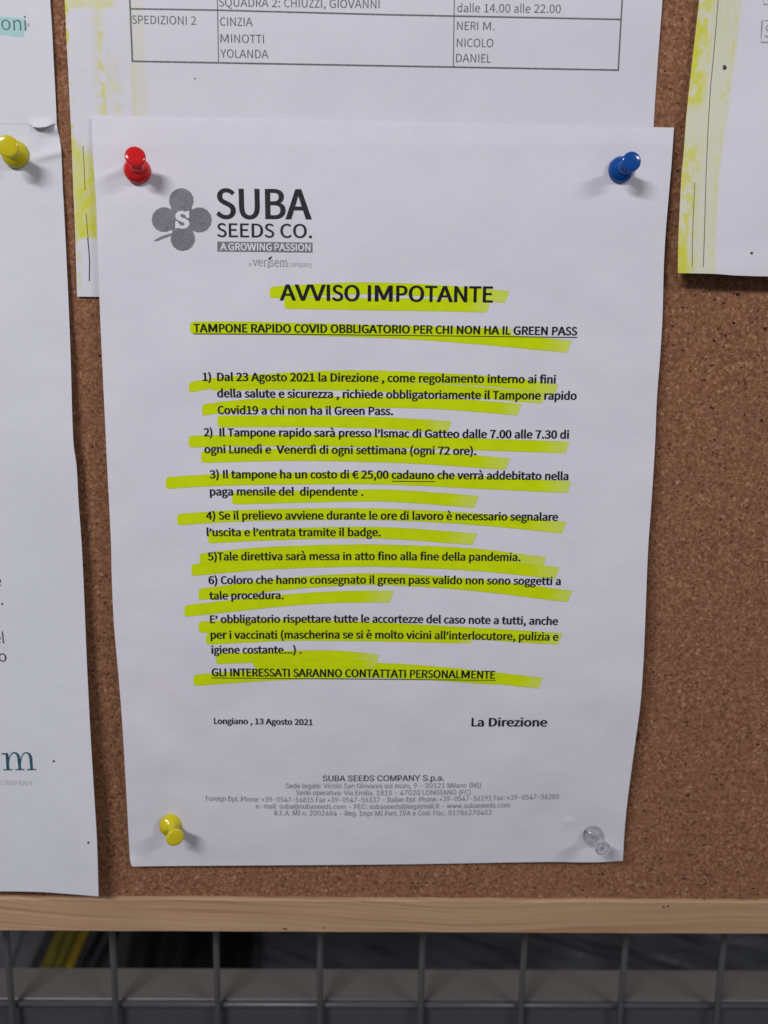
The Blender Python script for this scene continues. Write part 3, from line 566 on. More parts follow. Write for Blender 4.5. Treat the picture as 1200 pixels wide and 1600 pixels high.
GLYPHS_I = [
32,264,0,40,384,1,92,125,291,126,331,129,371,134,413,142,456,150,498,160,540,172,581,185,621,200,659,215,695,231,728,248,759,332,759,314,721,298,682,
283,643,269,603,256,562,245,521,235,481,227,441,221,402,216,364,214,327,213,291,214,259,216,226,220,194,226,161,233,128,242,94,252,59,265,23,279,-14,
295,-53,313,-93,332,-135,248,-135,220,-83,195,-30,174,23,157,77,143,131,133,184,127,238,41,384,1,92,52,-135,73,-92,91,-51,107,-12,121,25,133,61,144,
96,152,131,159,164,165,196,168,228,171,260,172,291,171,327,168,364,163,402,157,441,149,481,140,521,129,562,116,603,102,643,87,682,70,721,52,759,136,
759,153,728,170,695,185,659,199,621,213,581,224,540,234,498,243,455,250,413,255,371,258,330,259,291,257,237,251,183,241,129,227,75,210,21,189,-32,164,
-84,136,-135,43,638,2,8,278,48,278,512,359,512,359,48,8,86,242,86,318,550,318,550,242,44,264,1,8,53,-168,95,100,193,100,119,-168,45,638,1,8,474,344,
474,264,160,264,160,344,46,264,1,64,134,-6,121,-5,110,-2,99,4,89,12,80,22,74,33,71,45,70,58,71,71,74,83,80,93,89,103,99,112,110,117,121,121,134,122,
147,121,159,117,170,112,180,103,188,93,194,83,197,71,198,58,197,45,194,33,188,22,180,12,170,4,159,-2,147,-5,48,638,2,96,319,-10,281,-7,245,1,213,15,
183,34,156,58,133,87,113,121,97,160,84,203,75,250,69,302,67,358,69,413,75,465,84,512,97,556,114,595,134,628,157,658,184,682,213,701,246,715,281,723,
319,726,357,723,393,715,425,701,455,682,481,658,504,628,524,595,541,556,554,512,563,465,569,413,570,358,569,302,563,250,554,203,541,160,524,121,505,
87,482,58,455,34,425,15,393,1,357,-7,96,319,70,344,72,368,78,389,89,408,104,426,123,441,145,454,172,465,202,473,236,479,273,483,314,484,358,483,402,
479,442,473,480,465,514,454,544,441,571,426,593,408,612,389,627,368,638,344,645,319,647,294,645,270,638,249,627,229,612,212,593,197,571,184,544,173,
514,165,480,159,442,155,402,154,358,155,314,159,273,165,236,173,202,184,172,197,145,212,123,229,104,249,89,270,78,294,72,49,638,2,8,108,0,108,77,550,
77,550,0,16,388,716,388,0,299,0,299,631,295,631,121,504,121,601,279,716,50,638,1,154,90,0,90,67,330,322,397,397,410,414,421,429,430,445,437,460,443,
475,447,490,450,506,451,523,450,541,446,559,441,575,433,589,423,602,412,614,399,624,384,632,369,638,352,643,334,646,315,647,295,646,276,643,258,637,
242,630,228,620,215,609,204,596,195,582,188,566,183,548,180,530,179,509,92,509,94,541,100,570,109,597,121,623,137,646,156,666,177,684,201,698,228,710,
256,719,285,724,317,726,348,724,377,719,405,711,431,699,454,684,475,668,493,648,508,627,520,603,529,578,535,552,536,524,535,504,533,485,528,466,522,
447,514,428,503,408,489,386,473,364,454,340,431,313,405,284,376,253,215,85,215,80,548,80,548,0,51,638,1,166,307,-10,275,-8,244,-4,215,3,187,14,161,27,
137,42,117,60,99,81,84,104,73,129,65,156,62,185,154,185,157,168,162,151,169,136,178,123,189,110,202,100,217,91,233,83,250,78,268,73,287,71,308,70,329,
71,350,74,369,79,387,86,404,94,419,105,432,117,443,131,452,146,458,164,462,183,463,204,462,223,459,242,453,259,445,276,434,292,421,306,405,318,387,
329,365,337,341,343,313,347,283,348,221,348,221,421,405,631,405,636,98,636,98,716,524,716,524,648,297,392,297,407,336,408,371,406,404,399,434,388,461,
374,485,356,505,336,522,313,536,288,545,261,551,233,553,204,551,173,545,145,535,118,521,93,504,70,484,50,461,32,434,18,406,6,375,-3,342,-8,52,638,2,
16,56,148,56,223,347,716,437,716,153,234,153,229,581,229,581,148,12,396,0,396,171,396,206,396,447,482,447,482,0,53,638,1,200,311,-10,280,-8,251,-3,
223,5,197,16,173,29,152,45,133,64,117,85,103,107,93,131,87,157,84,184,172,184,174,168,179,153,186,138,194,125,204,113,216,102,229,93,244,85,260,78,
276,74,293,71,311,70,332,71,352,75,371,82,389,91,405,102,419,115,432,130,442,147,451,165,457,185,460,206,461,228,460,251,456,272,450,292,441,311,430,
329,418,344,403,357,387,369,369,378,349,384,329,388,307,390,289,389,271,387,253,383,236,378,219,371,204,364,191,355,180,346,95,356,135,716,516,716,
516,636,212,636,188,424,192,424,204,434,218,443,233,451,250,457,267,463,285,466,304,469,323,469,347,468,370,465,392,459,414,452,434,442,452,430,470,
417,486,401,500,385,513,366,524,346,533,325,541,303,546,280,549,255,550,230,548,196,542,164,533,134,519,106,502,81,483,58,460,38,434,21,407,8,377,-2,
345,-8,54,638,2,120,319,-10,286,-8,256,-2,227,7,200,21,176,37,154,57,135,79,119,105,106,133,97,162,91,194,89,228,91,254,95,281,102,308,112,336,126,
367,144,401,166,438,193,479,355,716,453,716,212,368,205,368,210,378,216,387,224,396,232,405,242,413,252,420,263,427,275,432,288,436,302,440,316,441,
331,442,362,440,392,435,419,427,444,415,467,400,488,382,505,361,520,338,532,312,541,284,546,253,547,221,545,189,540,158,531,129,518,102,501,77,482,56,
461,36,436,20,410,7,381,-2,351,-8,96,319,68,339,69,358,73,376,79,392,88,407,99,421,112,432,126,442,143,450,161,456,180,460,200,461,221,460,243,456,
263,450,283,442,300,432,316,421,331,407,343,392,354,376,362,358,369,339,372,319,373,298,372,279,369,261,363,245,354,229,344,216,331,204,317,194,301,
186,283,180,265,177,244,176,223,177,201,180,180,186,161,194,143,204,126,216,112,229,99,245,88,261,79,279,73,298,69,55,638,1,16,136,0,455,631,455,636,
87,636,87,716,550,716,550,631,232,0,56,638,3,180,319,-10,283,-8,250,-3,219,5,191,16,165,30,142,47,121,66,104,87,91,110,81,135,75,162,73,190,74,213,78,
234,83,255,92,275,102,293,113,310,127,325,142,339,159,351,176,361,195,368,215,372,215,376,190,384,167,397,148,413,130,433,117,456,107,481,101,507,99,
535,101,562,106,587,115,611,127,633,143,653,161,672,182,687,205,701,231,712,258,719,288,724,319,726,349,724,378,719,405,712,431,701,454,687,475,672,
493,653,509,633,521,611,530,587,535,562,537,535,535,508,529,481,520,457,506,433,489,413,469,397,447,384,423,376,423,372,442,368,460,361,478,351,494,
339,509,325,523,310,535,293,545,275,553,255,559,234,563,213,564,190,562,162,556,135,546,110,533,87,515,66,495,47,472,30,446,16,417,5,386,-3,354,-8,96,
319,69,342,70,363,73,383,78,401,85,417,93,432,104,444,115,455,129,463,144,469,160,473,177,474,195,473,214,469,233,462,250,454,265,443,280,430,293,415,
304,398,314,380,321,361,327,340,330,319,331,297,330,276,327,256,321,238,314,221,304,207,293,194,280,183,265,174,250,167,233,164,214,162,195,164,177,
167,160,173,144,181,129,192,115,204,104,219,93,235,85,254,78,274,73,295,70,96,319,407,337,408,354,411,371,416,386,423,400,431,412,441,423,452,432,465,
440,479,445,495,448,511,449,529,448,546,445,562,440,577,433,591,424,604,413,615,401,625,387,633,372,639,355,644,337,646,319,647,300,646,282,644,265,
639,250,633,236,625,223,615,213,604,204,591,196,577,191,562,188,546,187,529,188,511,191,495,196,479,204,465,213,452,223,441,236,431,250,423,266,416,
282,411,300,408,57,638,2,120,318,726,351,724,381,718,410,709,437,695,461,679,483,659,502,637,518,611,531,583,540,554,545,522,547,488,546,462,542,435,
534,408,525,380,511,349,493,315,470,278,444,237,282,0,184,0,424,348,432,348,427,338,421,329,413,320,405,311,395,303,385,296,373,289,361,284,349,280,
335,276,321,275,307,274,275,276,246,281,218,289,193,301,170,316,150,334,132,355,117,378,105,404,96,432,91,463,89,495,91,528,97,558,106,587,119,614,
135,639,154,660,176,680,201,696,227,709,256,718,286,724,96,318,648,298,647,279,643,262,637,245,628,230,617,216,604,205,590,195,573,187,555,181,536,
177,516,176,495,177,473,181,453,187,434,195,416,205,400,216,385,230,373,245,362,262,354,279,347,298,344,318,343,338,344,358,347,375,353,392,362,407,
372,421,385,433,399,443,415,451,433,456,452,460,472,461,493,460,515,456,536,451,555,443,573,433,590,421,604,407,617,392,628,376,637,358,643,339,647,
58,264,2,64,134,-6,121,-5,110,-2,99,4,89,12,80,22,74,33,71,45,70,58,71,71,74,83,80,93,89,103,99,112,110,117,121,121,134,122,147,121,159,117,170,112,
180,103,188,93,194,83,197,71,198,58,197,45,194,33,188,22,180,12,170,4,159,-2,147,-5,64,134,381,121,382,110,386,99,392,89,400,80,410,74,420,71,432,70,
445,71,458,74,470,80,481,89,491,99,499,110,505,121,508,134,509,147,508,159,505,170,499,180,491,188,481,194,470,197,458,198,445,197,432,194,420,188,
410,180,400,170,392,159,386,147,382,64,951,2,404,500,-190,449,-188,400,-183,354,-174,312,-160,272,-144,236,-124,202,-101,172,-74,146,-44,122,-11,102,
26,86,65,73,108,64,153,59,201,57,252,59,302,64,349,73,394,86,436,103,475,123,511,146,544,173,574,202,601,235,625,271,645,309,662,351,675,395,684,442,
690,491,692,539,690,584,684,626,674,665,660,701,643,734,623,764,600,791,574,815,545,836,515,854,483,868,449,880,413,888,377,893,340,894,303,894,277,
893,251,891,225,888,200,885,175,879,151,873,128,865,107,855,87,844,69,830,53,815,40,797,29,776,21,753,16,727,15,713,15,699,17,685,20,670,23,656,28,
643,34,631,41,620,50,611,60,603,71,598,83,595,96,592,96,584,81,574,67,562,54,547,42,529,31,509,24,485,19,459,18,429,20,401,26,376,36,353,50,332,67,
315,87,300,110,287,136,278,164,271,193,267,224,265,257,267,288,272,318,280,346,291,373,305,397,322,418,340,437,362,453,385,466,410,476,436,481,464,
483,487,482,507,479,525,473,542,466,556,457,568,448,578,439,586,430,590,430,590,471,667,471,667,155,667,141,670,128,675,116,682,105,691,95,702,88,715,
84,729,83,746,85,760,89,773,96,783,107,792,120,800,136,806,156,810,179,814,205,816,234,817,267,818,303,817,334,813,364,806,394,797,423,786,451,772,
477,755,502,736,525,714,547,690,566,663,582,633,596,601,608,566,616,529,621,489,622,448,621,410,616,375,608,341,597,310,583,281,566,254,546,230,524,
209,498,190,470,174,439,161,406,151,371,143,333,139,293,137,250,139,207,143,167,151,129,161,93,175,60,191,29,210,2,232,-23,256,-46,284,-65,314,-82,
346,-95,382,-106,419,-114,460,-119,503,-120,523,-120,542,-118,561,-116,579,-113,645,-97,689,-83,710,-150,653,-169,578,-184,558,-187,539,-189,519,-190,
96,464,91,486,92,505,96,523,102,538,110,551,121,563,134,572,149,580,167,586,186,590,209,593,233,593,260,593,287,590,311,585,332,579,350,571,365,561,
378,549,389,536,397,521,403,504,407,486,410,466,410,447,409,429,405,413,399,398,390,385,379,373,367,363,352,355,336,349,318,344,300,341,280,340,260,
341,238,343,217,347,196,353,177,360,158,369,142,380,127,392,115,407,104,424,97,443,93,65,675,2,24,23,0,284,716,389,716,652,0,556,0,404,426,372,524,
327,673,345,673,300,522,268,426,120,0,8,155,200,155,280,520,280,520,200,66,642,3,104,85,0,85,716,339,716,375,714,407,710,437,702,463,691,486,677,506,
661,522,642,536,622,547,600,554,577,559,552,560,526,559,504,556,484,551,466,544,451,535,436,525,423,514,412,501,402,488,394,474,387,459,380,443,375,
443,369,460,367,477,362,494,355,511,346,527,334,542,320,555,304,566,286,576,266,583,243,587,219,588,192,587,165,582,140,574,116,563,94,549,73,531,55,
510,39,485,25,456,14,424,6,387,2,347,0,46,175,80,345,80,383,82,416,88,443,98,464,112,480,129,491,148,498,169,500,192,499,210,496,227,490,243,482,259,
472,273,460,286,446,297,430,307,412,315,393,320,372,324,349,325,175,325,46,175,402,335,402,354,403,372,406,389,410,406,417,420,425,434,435,445,446,
455,459,463,474,468,489,472,506,473,524,471,547,465,568,454,586,440,604,421,618,398,628,370,634,338,636,175,636,67,718,1,228,376,-10,331,-7,289,2,249,
16,211,35,177,60,147,89,121,123,98,162,80,205,67,252,59,303,57,358,59,412,67,463,80,510,98,553,121,592,147,626,177,656,211,681,249,700,289,714,331,
723,376,726,403,725,429,722,454,717,479,710,502,701,525,690,546,678,566,663,584,647,601,629,617,610,630,589,642,566,652,542,660,517,666,490,575,490,
570,508,564,525,557,541,548,555,538,569,528,581,516,593,503,603,489,612,475,620,460,626,444,632,427,636,411,639,394,641,376,642,344,639,314,633,285,
623,258,608,234,590,212,568,192,542,176,512,163,479,153,442,147,401,146,358,148,314,153,274,163,237,176,204,193,174,212,148,234,126,259,107,286,93,
314,83,344,77,376,74,394,75,411,77,427,80,444,84,460,90,475,97,489,104,503,113,516,124,528,135,538,147,548,161,557,176,564,191,570,208,575,226,666,
226,660,199,652,174,643,150,631,128,617,107,602,87,585,70,566,53,546,39,525,26,503,15,479,6,455,-1,429,-6,403,-9,68,707,2,108,308,0,135,0,135,80,302,
80,344,82,382,89,417,99,447,114,474,132,498,154,517,180,533,210,546,243,555,279,560,317,562,359,560,401,555,439,546,475,534,507,518,537,499,562,476,
584,450,603,420,617,387,627,351,634,311,636,131,636,131,716,317,716,368,713,414,705,457,692,496,673,531,650,562,621,588,588,610,550,627,509,640,463,
647,413,650,359,647,305,640,255,627,209,610,167,588,129,561,96,529,67,494,43,453,24,409,11,361,3,8,175,716,175,0,85,0,85,716,69,589,1,24,85,0,85,716,
524,716,524,636,175,636,175,402,500,402,500,322,175,322,175,80,528,80,528,0,70,577,1,20,85,0,85,716,519,716,519,636,175,636,175,392,487,392,487,311,
175,311,175,0,71,732,1,220,378,-10,332,-7,288,2,248,16,210,35,176,60,146,90,120,124,97,163,80,206,67,253,59,303,57,358,59,412,67,463,80,510,97,553,
120,592,146,626,176,656,210,681,247,700,286,714,328,723,373,726,401,725,428,721,454,716,479,709,503,699,526,688,547,675,568,660,586,644,603,626,618,
607,632,586,644,564,654,541,662,516,667,491,574,491,568,508,561,524,554,539,545,553,535,567,525,579,513,590,501,601,488,610,474,618,459,625,444,631,
427,636,410,639,392,641,373,642,342,639,313,633,284,623,258,609,233,590,211,568,192,542,176,512,163,479,153,442,147,401,146,358,148,314,153,274,163,
237,176,204,193,174,212,148,234,126,259,108,286,93,315,83,346,77,378,74,408,76,435,81,461,89,485,100,507,114,526,131,543,151,558,173,569,198,577,225,
582,254,584,285,611,280,398,280,398,360,673,360,673,282,670,239,663,199,651,162,635,128,614,97,589,70,561,46,530,26,496,11,459,-1,420,-7,73,423,1,24,
44,0,44,80,166,80,166,636,44,636,44,716,379,716,379,636,257,636,257,80,379,80,379,0,76,553,1,12,85,0,85,716,175,716,175,80,508,80,508,0,77,884,1,80,
85,0,85,716,213,716,390,263,404,224,421,173,438,118,453,69,432,69,447,116,464,171,481,223,496,263,670,716,799,716,799,0,710,0,710,409,710,460,711,519,
712,581,714,643,722,643,700,576,678,511,658,453,642,409,481,0,403,0,240,409,224,452,204,508,182,574,158,643,167,643,169,586,170,523,171,462,172,409,
172,0,78,737,1,48,85,0,85,716,192,716,483,257,511,212,545,150,582,77,570,75,564,152,562,221,561,274,561,716,652,716,652,0,544,0,284,408,250,465,208,
536,151,636,168,639,172,540,175,462,176,409,176,0,79,751,2,96,376,-10,331,-7,289,2,249,16,212,35,178,60,147,89,121,123,98,162,80,205,67,252,59,303,57,
358,59,412,67,463,80,510,98,553,121,592,147,626,178,656,212,681,249,700,289,714,331,723,376,726,421,723,463,714,503,700,540,681,574,656,604,626,630,
592,653,553,671,510,684,463,691,412,694,358,691,303,684,252,671,205,653,162,630,123,604,89,574,60,540,35,503,16,463,2,421,-7,96,376,74,407,77,437,83,
465,93,492,107,517,125,539,147,558,173,575,203,588,236,598,273,604,314,605,358,604,402,598,443,588,480,575,513,558,543,539,569,517,591,492,609,465,
623,437,633,407,639,376,642,344,639,314,633,286,623,259,609,235,591,212,568,193,543,176,513,163,479,153,442,148,402,146,358,148,314,153,273,163,236,
176,203,193,173,212,147,235,125,259,107,286,93,314,83,344,77,80,626,1,112,85,0,85,716,331,716,371,714,407,708,439,699,468,686,493,670,515,651,533,629,
549,605,560,578,569,550,574,521,575,489,574,458,569,428,560,400,549,374,533,349,515,327,493,308,468,292,439,278,407,269,371,263,331,261,154,261,154,
341,327,341,354,342,378,346,399,352,418,360,434,371,448,383,460,397,469,413,476,431,481,449,484,469,485,489,484,510,481,530,476,548,469,565,460,581,
448,595,434,607,418,617,399,626,378,631,354,635,327,636,175,636,175,0,82,632,2,112,85,0,85,716,332,716,372,714,408,709,440,700,469,688,494,672,516,
654,534,633,549,610,561,584,569,556,574,527,576,495,574,464,569,435,561,407,549,382,534,359,516,338,494,321,469,306,440,294,407,285,371,280,332,278,
136,278,136,359,329,359,355,360,379,363,400,368,419,376,435,385,449,396,461,408,470,423,477,439,482,456,485,475,486,495,485,516,482,535,477,553,470,
570,461,585,449,598,435,609,419,619,400,626,379,632,355,635,328,636,175,636,175,0,8,497,0,324,322,426,322,602,0,83,629,1,276,315,-12,277,-11,242,-6,
209,2,179,13,152,27,128,44,108,63,90,85,76,109,65,135,58,162,54,192,147,192,150,172,155,154,163,138,174,123,186,111,201,100,217,90,234,83,253,77,273,
73,294,70,315,69,339,70,361,73,382,78,402,85,421,93,437,104,451,116,464,129,474,144,481,160,485,178,486,196,485,212,482,227,476,240,467,252,457,262,
445,272,432,280,416,288,400,295,382,301,364,307,345,313,259,337,217,350,180,367,148,386,121,407,100,431,85,459,76,490,73,524,75,554,81,581,91,607,105,
630,123,652,144,671,167,687,194,701,222,712,253,719,285,724,320,726,354,724,386,719,417,711,445,700,471,687,494,671,514,652,531,631,545,609,555,585,
561,559,564,532,475,532,470,557,460,580,445,599,425,616,402,629,376,638,348,643,317,645,294,644,273,642,254,637,235,630,219,622,204,612,192,601,181,
589,173,575,167,560,163,545,162,529,163,511,168,496,175,482,184,469,196,459,209,449,223,441,238,434,299,413,372,393,438,371,456,363,473,355,489,345,
505,334,520,322,533,309,545,294,555,278,564,260,570,240,574,219,575,195,573,167,567,139,557,114,544,89,527,67,506,47,482,30,455,15,424,3,391,-6,354,
-11,85,728,1,108,364,-12,323,-9,285,-3,250,7,217,22,187,40,161,61,138,85,119,112,104,142,93,174,87,208,85,244,85,716,175,716,175,251,176,226,181,202,
188,180,198,159,211,140,226,123,243,108,263,96,285,86,310,78,336,74,364,73,393,74,419,78,443,86,465,96,485,108,503,123,518,140,530,159,540,180,547,
202,551,226,553,251,553,716,643,716,643,244,641,208,635,174,624,142,609,112,590,85,567,61,541,40,512,22,479,7,443,-3,405,-9,86,675,1,24,287,0,23,716,
119,716,271,290,303,193,349,43,330,43,376,194,407,290,556,716,652,716,391,0,89,664,1,40,286,0,286,293,23,716,128,716,271,485,313,411,322,392,332,372,
341,349,351,324,315,324,325,350,334,373,344,393,353,412,395,485,536,716,641,716,377,293,377,0,97,548,2,208,225,-12,200,-11,177,-7,154,-1,133,7,113,18,
96,30,80,45,67,63,56,82,49,103,44,127,43,152,44,174,47,194,53,211,61,227,71,240,82,252,95,263,109,272,125,280,141,286,158,292,176,296,251,309,329,319,
343,321,355,324,365,327,373,331,380,335,384,342,387,349,388,358,388,361,387,377,385,392,381,405,375,418,368,428,360,438,349,446,338,453,324,459,309,
463,293,465,275,466,257,465,240,463,224,459,210,454,197,447,185,440,175,432,166,423,158,414,151,405,145,395,141,385,58,410,68,433,80,453,94,471,111,
487,128,500,147,512,166,521,187,528,208,534,230,538,251,540,273,541,288,541,303,539,319,537,336,534,353,530,370,524,386,516,402,507,417,496,431,483,
443,468,454,451,462,431,469,408,473,382,474,354,474,0,389,0,389,73,383,73,378,64,372,54,364,44,355,35,344,25,332,16,318,9,303,1,286,-4,267,-9,247,-11,
88,240,64,263,65,284,69,303,74,321,83,336,93,350,104,361,117,371,131,378,146,384,162,387,178,388,194,388,267,384,264,380,261,373,259,365,256,326,247,
282,241,247,236,232,234,217,231,203,228,189,223,176,218,165,212,154,204,146,196,138,186,133,175,130,162,129,148,130,134,133,122,137,111,143,102,151,
93,160,85,171,79,183,74,196,69,209,66,224,65,98,597,2,98,323,-12,300,-10,278,-7,259,-2,243,5,228,14,215,23,204,33,194,44,166,83,158,83,158,0,74,0,74,
716,160,716,160,449,166,449,193,487,203,497,214,507,227,516,241,525,258,532,277,537,298,540,322,541,355,539,385,533,414,522,440,507,465,489,486,467,
505,441,520,412,533,379,542,344,547,306,549,266,547,225,542,187,533,151,521,119,505,90,486,64,465,41,441,23,414,8,386,-3,355,-9,96,310,66,334,67,356,
72,375,81,393,92,409,107,423,123,435,143,444,164,452,188,457,212,461,239,462,267,461,294,458,320,452,345,445,368,435,389,423,408,410,424,394,438,376,
450,356,458,334,463,310,464,286,463,264,458,245,450,227,439,211,426,197,409,186,391,176,370,168,347,163,322,160,295,159,267,160,238,163,211,168,185,
176,162,186,141,198,122,212,105,228,91,245,80,265,72,287,67,99,557,1,228,292,-12,257,-9,224,-3,193,8,164,23,138,42,116,65,96,90,79,120,65,152,56,187,
50,224,48,264,50,304,56,342,65,377,79,410,96,439,116,465,138,487,164,506,193,522,224,532,257,539,292,541,311,540,330,539,348,535,366,531,383,525,399,
518,415,510,429,501,443,491,456,479,468,467,478,453,488,439,496,423,503,407,509,390,426,369,423,379,419,389,414,398,409,407,402,415,396,423,388,431,
380,437,371,443,362,449,351,453,341,457,329,460,317,462,305,464,292,464,266,462,243,457,223,449,204,437,188,422,174,404,162,385,153,364,145,340,140,
316,137,290,136,264,137,238,140,213,145,188,153,165,162,144,174,125,188,108,204,93,223,81,243,72,266,67,292,65,305,66,318,67,330,69,341,73,352,77,363,
81,372,87,381,93,389,100,397,108,404,116,410,125,416,134,421,144,425,154,428,165,511,144,505,126,498,110,490,94,480,79,470,65,458,52,445,41,431,30,
416,20,401,12,384,5,367,-1,349,-6,330,-9,311,-11,100,597,2,98,275,-12,242,-9,212,-3,183,8,157,23,133,41,111,64,93,90,77,119,64,151,55,187,50,225,48,
266,50,306,55,344,64,379,77,412,93,441,112,467,133,489,157,507,184,522,212,533,243,539,275,541,299,540,321,537,339,532,356,525,371,516,384,507,395,
497,404,487,431,449,437,449,437,716,523,716,523,0,440,0,440,83,432,83,404,44,394,33,383,23,370,14,355,5,339,-2,320,-7,298,-10,96,288,66,311,67,333,72,
352,80,370,91,386,105,400,122,412,141,421,162,429,185,434,211,438,238,439,267,438,295,434,322,429,347,422,370,412,391,400,409,387,426,371,439,353,450,
333,458,311,463,288,464,264,463,242,458,221,450,204,438,188,424,174,408,162,389,153,368,145,345,140,320,137,294,136,267,137,239,140,212,145,188,153,
164,163,143,174,123,188,107,204,92,222,81,242,72,264,67,101,568,1,214,298,-12,261,-9,226,-3,194,8,165,23,138,42,115,64,95,90,78,119,65,152,56,186,50,
223,48,263,50,303,56,340,65,375,78,408,94,437,114,464,136,486,162,506,190,521,221,532,254,539,289,541,311,540,332,537,353,533,374,526,394,518,414,507,
432,495,449,480,465,463,479,443,492,421,503,397,511,370,517,340,521,308,522,273,522,238,105,238,105,311,476,311,436,284,435,310,432,334,426,357,419,
378,410,397,398,414,385,429,370,442,352,452,333,459,312,463,289,465,265,463,244,459,224,451,206,441,190,428,176,414,163,398,153,379,145,360,140,340,
136,319,135,297,135,250,136,221,140,195,147,171,155,149,167,130,180,113,195,99,213,86,232,77,253,70,275,66,299,65,315,65,330,67,344,70,357,74,370,80,
381,86,392,94,402,102,411,112,418,123,425,135,430,148,514,128,507,108,497,89,486,72,472,55,456,40,438,27,419,16,398,6,375,-2,351,-7,325,-10,103,598,2,
180,291,-212,263,-211,236,-208,211,-203,188,-197,167,-188,148,-178,131,-167,116,-155,102,-142,90,-128,80,-113,71,-98,143,-57,171,-93,180,-102,191,
-110,204,-117,217,-124,233,-130,250,-134,270,-136,291,-137,322,-135,350,-129,375,-119,397,-106,415,-88,428,-66,436,-39,438,-8,438,96,431,96,403,58,
394,48,383,39,370,30,355,22,339,15,320,11,298,8,274,7,243,9,213,14,185,24,159,37,134,55,113,75,94,99,78,127,65,158,55,192,50,229,48,269,50,309,55,346,
65,381,77,413,93,442,112,467,134,489,158,507,185,522,213,533,244,539,276,541,300,540,321,537,340,532,357,525,371,516,384,507,396,497,406,487,433,449,
441,449,441,534,524,534,524,-12,522,-46,516,-76,507,-103,493,-126,476,-147,456,-165,434,-179,409,-191,382,-200,353,-207,323,-211,96,288,83,312,85,333,
89,353,96,371,106,387,118,401,133,412,151,422,170,430,192,435,217,439,243,440,271,439,299,435,325,430,349,422,371,413,392,401,410,387,426,371,439,354,
450,334,458,312,463,288,464,264,463,242,458,222,450,204,438,188,425,174,408,163,390,153,369,145,347,140,323,137,298,136,271,137,244,140,218,145,195,
153,173,163,153,175,135,189,120,205,107,223,96,243,89,265,85,104,577,1,98,160,319,160,0,74,0,74,716,160,716,160,405,144,405,158,439,174,468,193,491,
214,510,238,523,263,533,291,539,320,541,346,540,371,535,394,529,415,519,435,506,452,491,467,473,480,451,490,428,497,401,501,371,503,338,503,0,417,0,
417,331,415,361,409,387,398,409,384,428,366,444,346,455,322,461,296,463,277,462,259,459,242,454,226,447,212,437,199,426,187,413,178,398,170,381,164,
362,161,341,105,235,2,8,74,0,74,534,160,534,160,0,64,118,623,106,624,95,627,85,633,76,640,68,649,63,658,59,669,58,680,59,692,63,702,68,712,76,721,85,
728,95,733,106,736,118,737,130,736,141,733,151,728,160,721,168,712,173,702,177,692,178,680,177,669,173,658,168,649,160,640,151,633,141,627,130,624,
108,266,1,48,196,-3,167,-1,142,5,121,14,104,28,91,46,82,67,76,91,74,119,74,716,160,716,160,139,161,122,162,108,165,96,169,88,175,81,183,77,193,74,206,
73,226,74,239,76,254,4,228,-1,109,858,1,194,74,0,74,534,158,534,158,416,151,416,158,436,166,455,175,472,186,487,199,500,212,512,227,521,242,529,258,
536,275,540,291,543,309,543,337,541,362,535,385,523,404,508,421,488,435,467,445,442,452,415,440,415,445,434,453,451,463,468,475,483,488,497,502,509,
518,519,536,528,554,535,574,540,594,542,615,543,637,542,659,538,680,532,700,523,718,512,734,498,749,481,761,462,771,441,778,416,782,389,784,359,784,0,
698,0,698,357,696,384,690,407,679,426,665,440,648,451,630,459,610,464,589,465,572,464,556,461,540,457,527,450,514,442,503,432,494,421,486,408,480,395,
475,380,473,364,472,348,472,0,386,0,386,366,384,387,378,406,369,423,356,438,340,450,322,458,302,463,281,465,265,464,250,461,236,457,222,451,209,442,
197,432,186,421,177,407,170,392,164,375,161,356,160,335,160,0,110,577,1,98,160,319,160,0,74,0,74,534,157,534,158,405,144,405,158,439,174,468,193,491,
214,510,238,523,263,533,291,539,320,541,346,540,371,535,394,529,415,519,435,506,452,491,467,473,479,451,490,428,497,401,501,371,503,338,503,0,417,0,
417,331,415,361,409,387,398,409,384,428,366,444,346,455,322,461,296,463,277,462,259,459,242,454,226,447,212,437,199,426,187,413,178,398,170,381,164,
362,161,341,111,584,2,96,292,-12,257,-9,224,-3,193,8,164,23,138,42,116,65,96,90,79,120,65,152,56,187,50,224,48,264,50,304,56,342,65,377,79,410,96,439,
116,465,138,487,164,506,193,522,224,532,257,539,292,541,327,539,361,532,392,522,420,506,446,487,469,465,489,439,506,410,519,377,529,342,534,304,536,
264,534,224,529,187,519,152,506,120,489,90,469,65,446,42,420,23,392,8,361,-3,327,-9,96,292,65,317,67,341,72,362,81,380,93,397,108,411,125,423,144,432,
165,440,188,445,213,448,238,449,264,448,290,445,316,440,340,432,363,423,385,411,404,397,422,380,437,362,449,341,457,317,462,292,464,266,462,243,457,
223,449,204,437,188,422,174,404,162,385,153,364,145,340,140,316,137,290,136,264,137,238,140,213,145,188,153,165,162,144,174,125,188,108,204,93,223,81,
243,72,266,67,112,597,2,98,74,-201,74,534,158,534,158,449,166,449,193,487,203,497,214,507,227,516,241,525,258,532,277,537,298,540,322,541,355,539,385,
533,414,522,440,507,465,489,486,467,505,441,520,412,533,379,542,344,547,306,549,266,547,225,542,187,533,151,521,119,505,90,486,64,465,41,441,23,414,8,
386,-3,355,-9,323,-12,300,-10,278,-7,260,-2,243,5,228,14,215,23,204,33,194,44,166,83,160,83,160,-201,96,310,66,334,67,356,72,375,81,393,92,409,107,
423,123,435,143,444,164,452,188,457,212,461,239,462,267,461,294,458,320,452,345,445,368,435,389,423,408,410,424,394,438,376,450,356,458,334,463,310,
464,286,463,264,458,245,450,227,439,211,426,197,409,186,391,176,370,168,347,163,322,160,295,159,267,160,238,163,211,168,185,176,162,186,141,198,122,
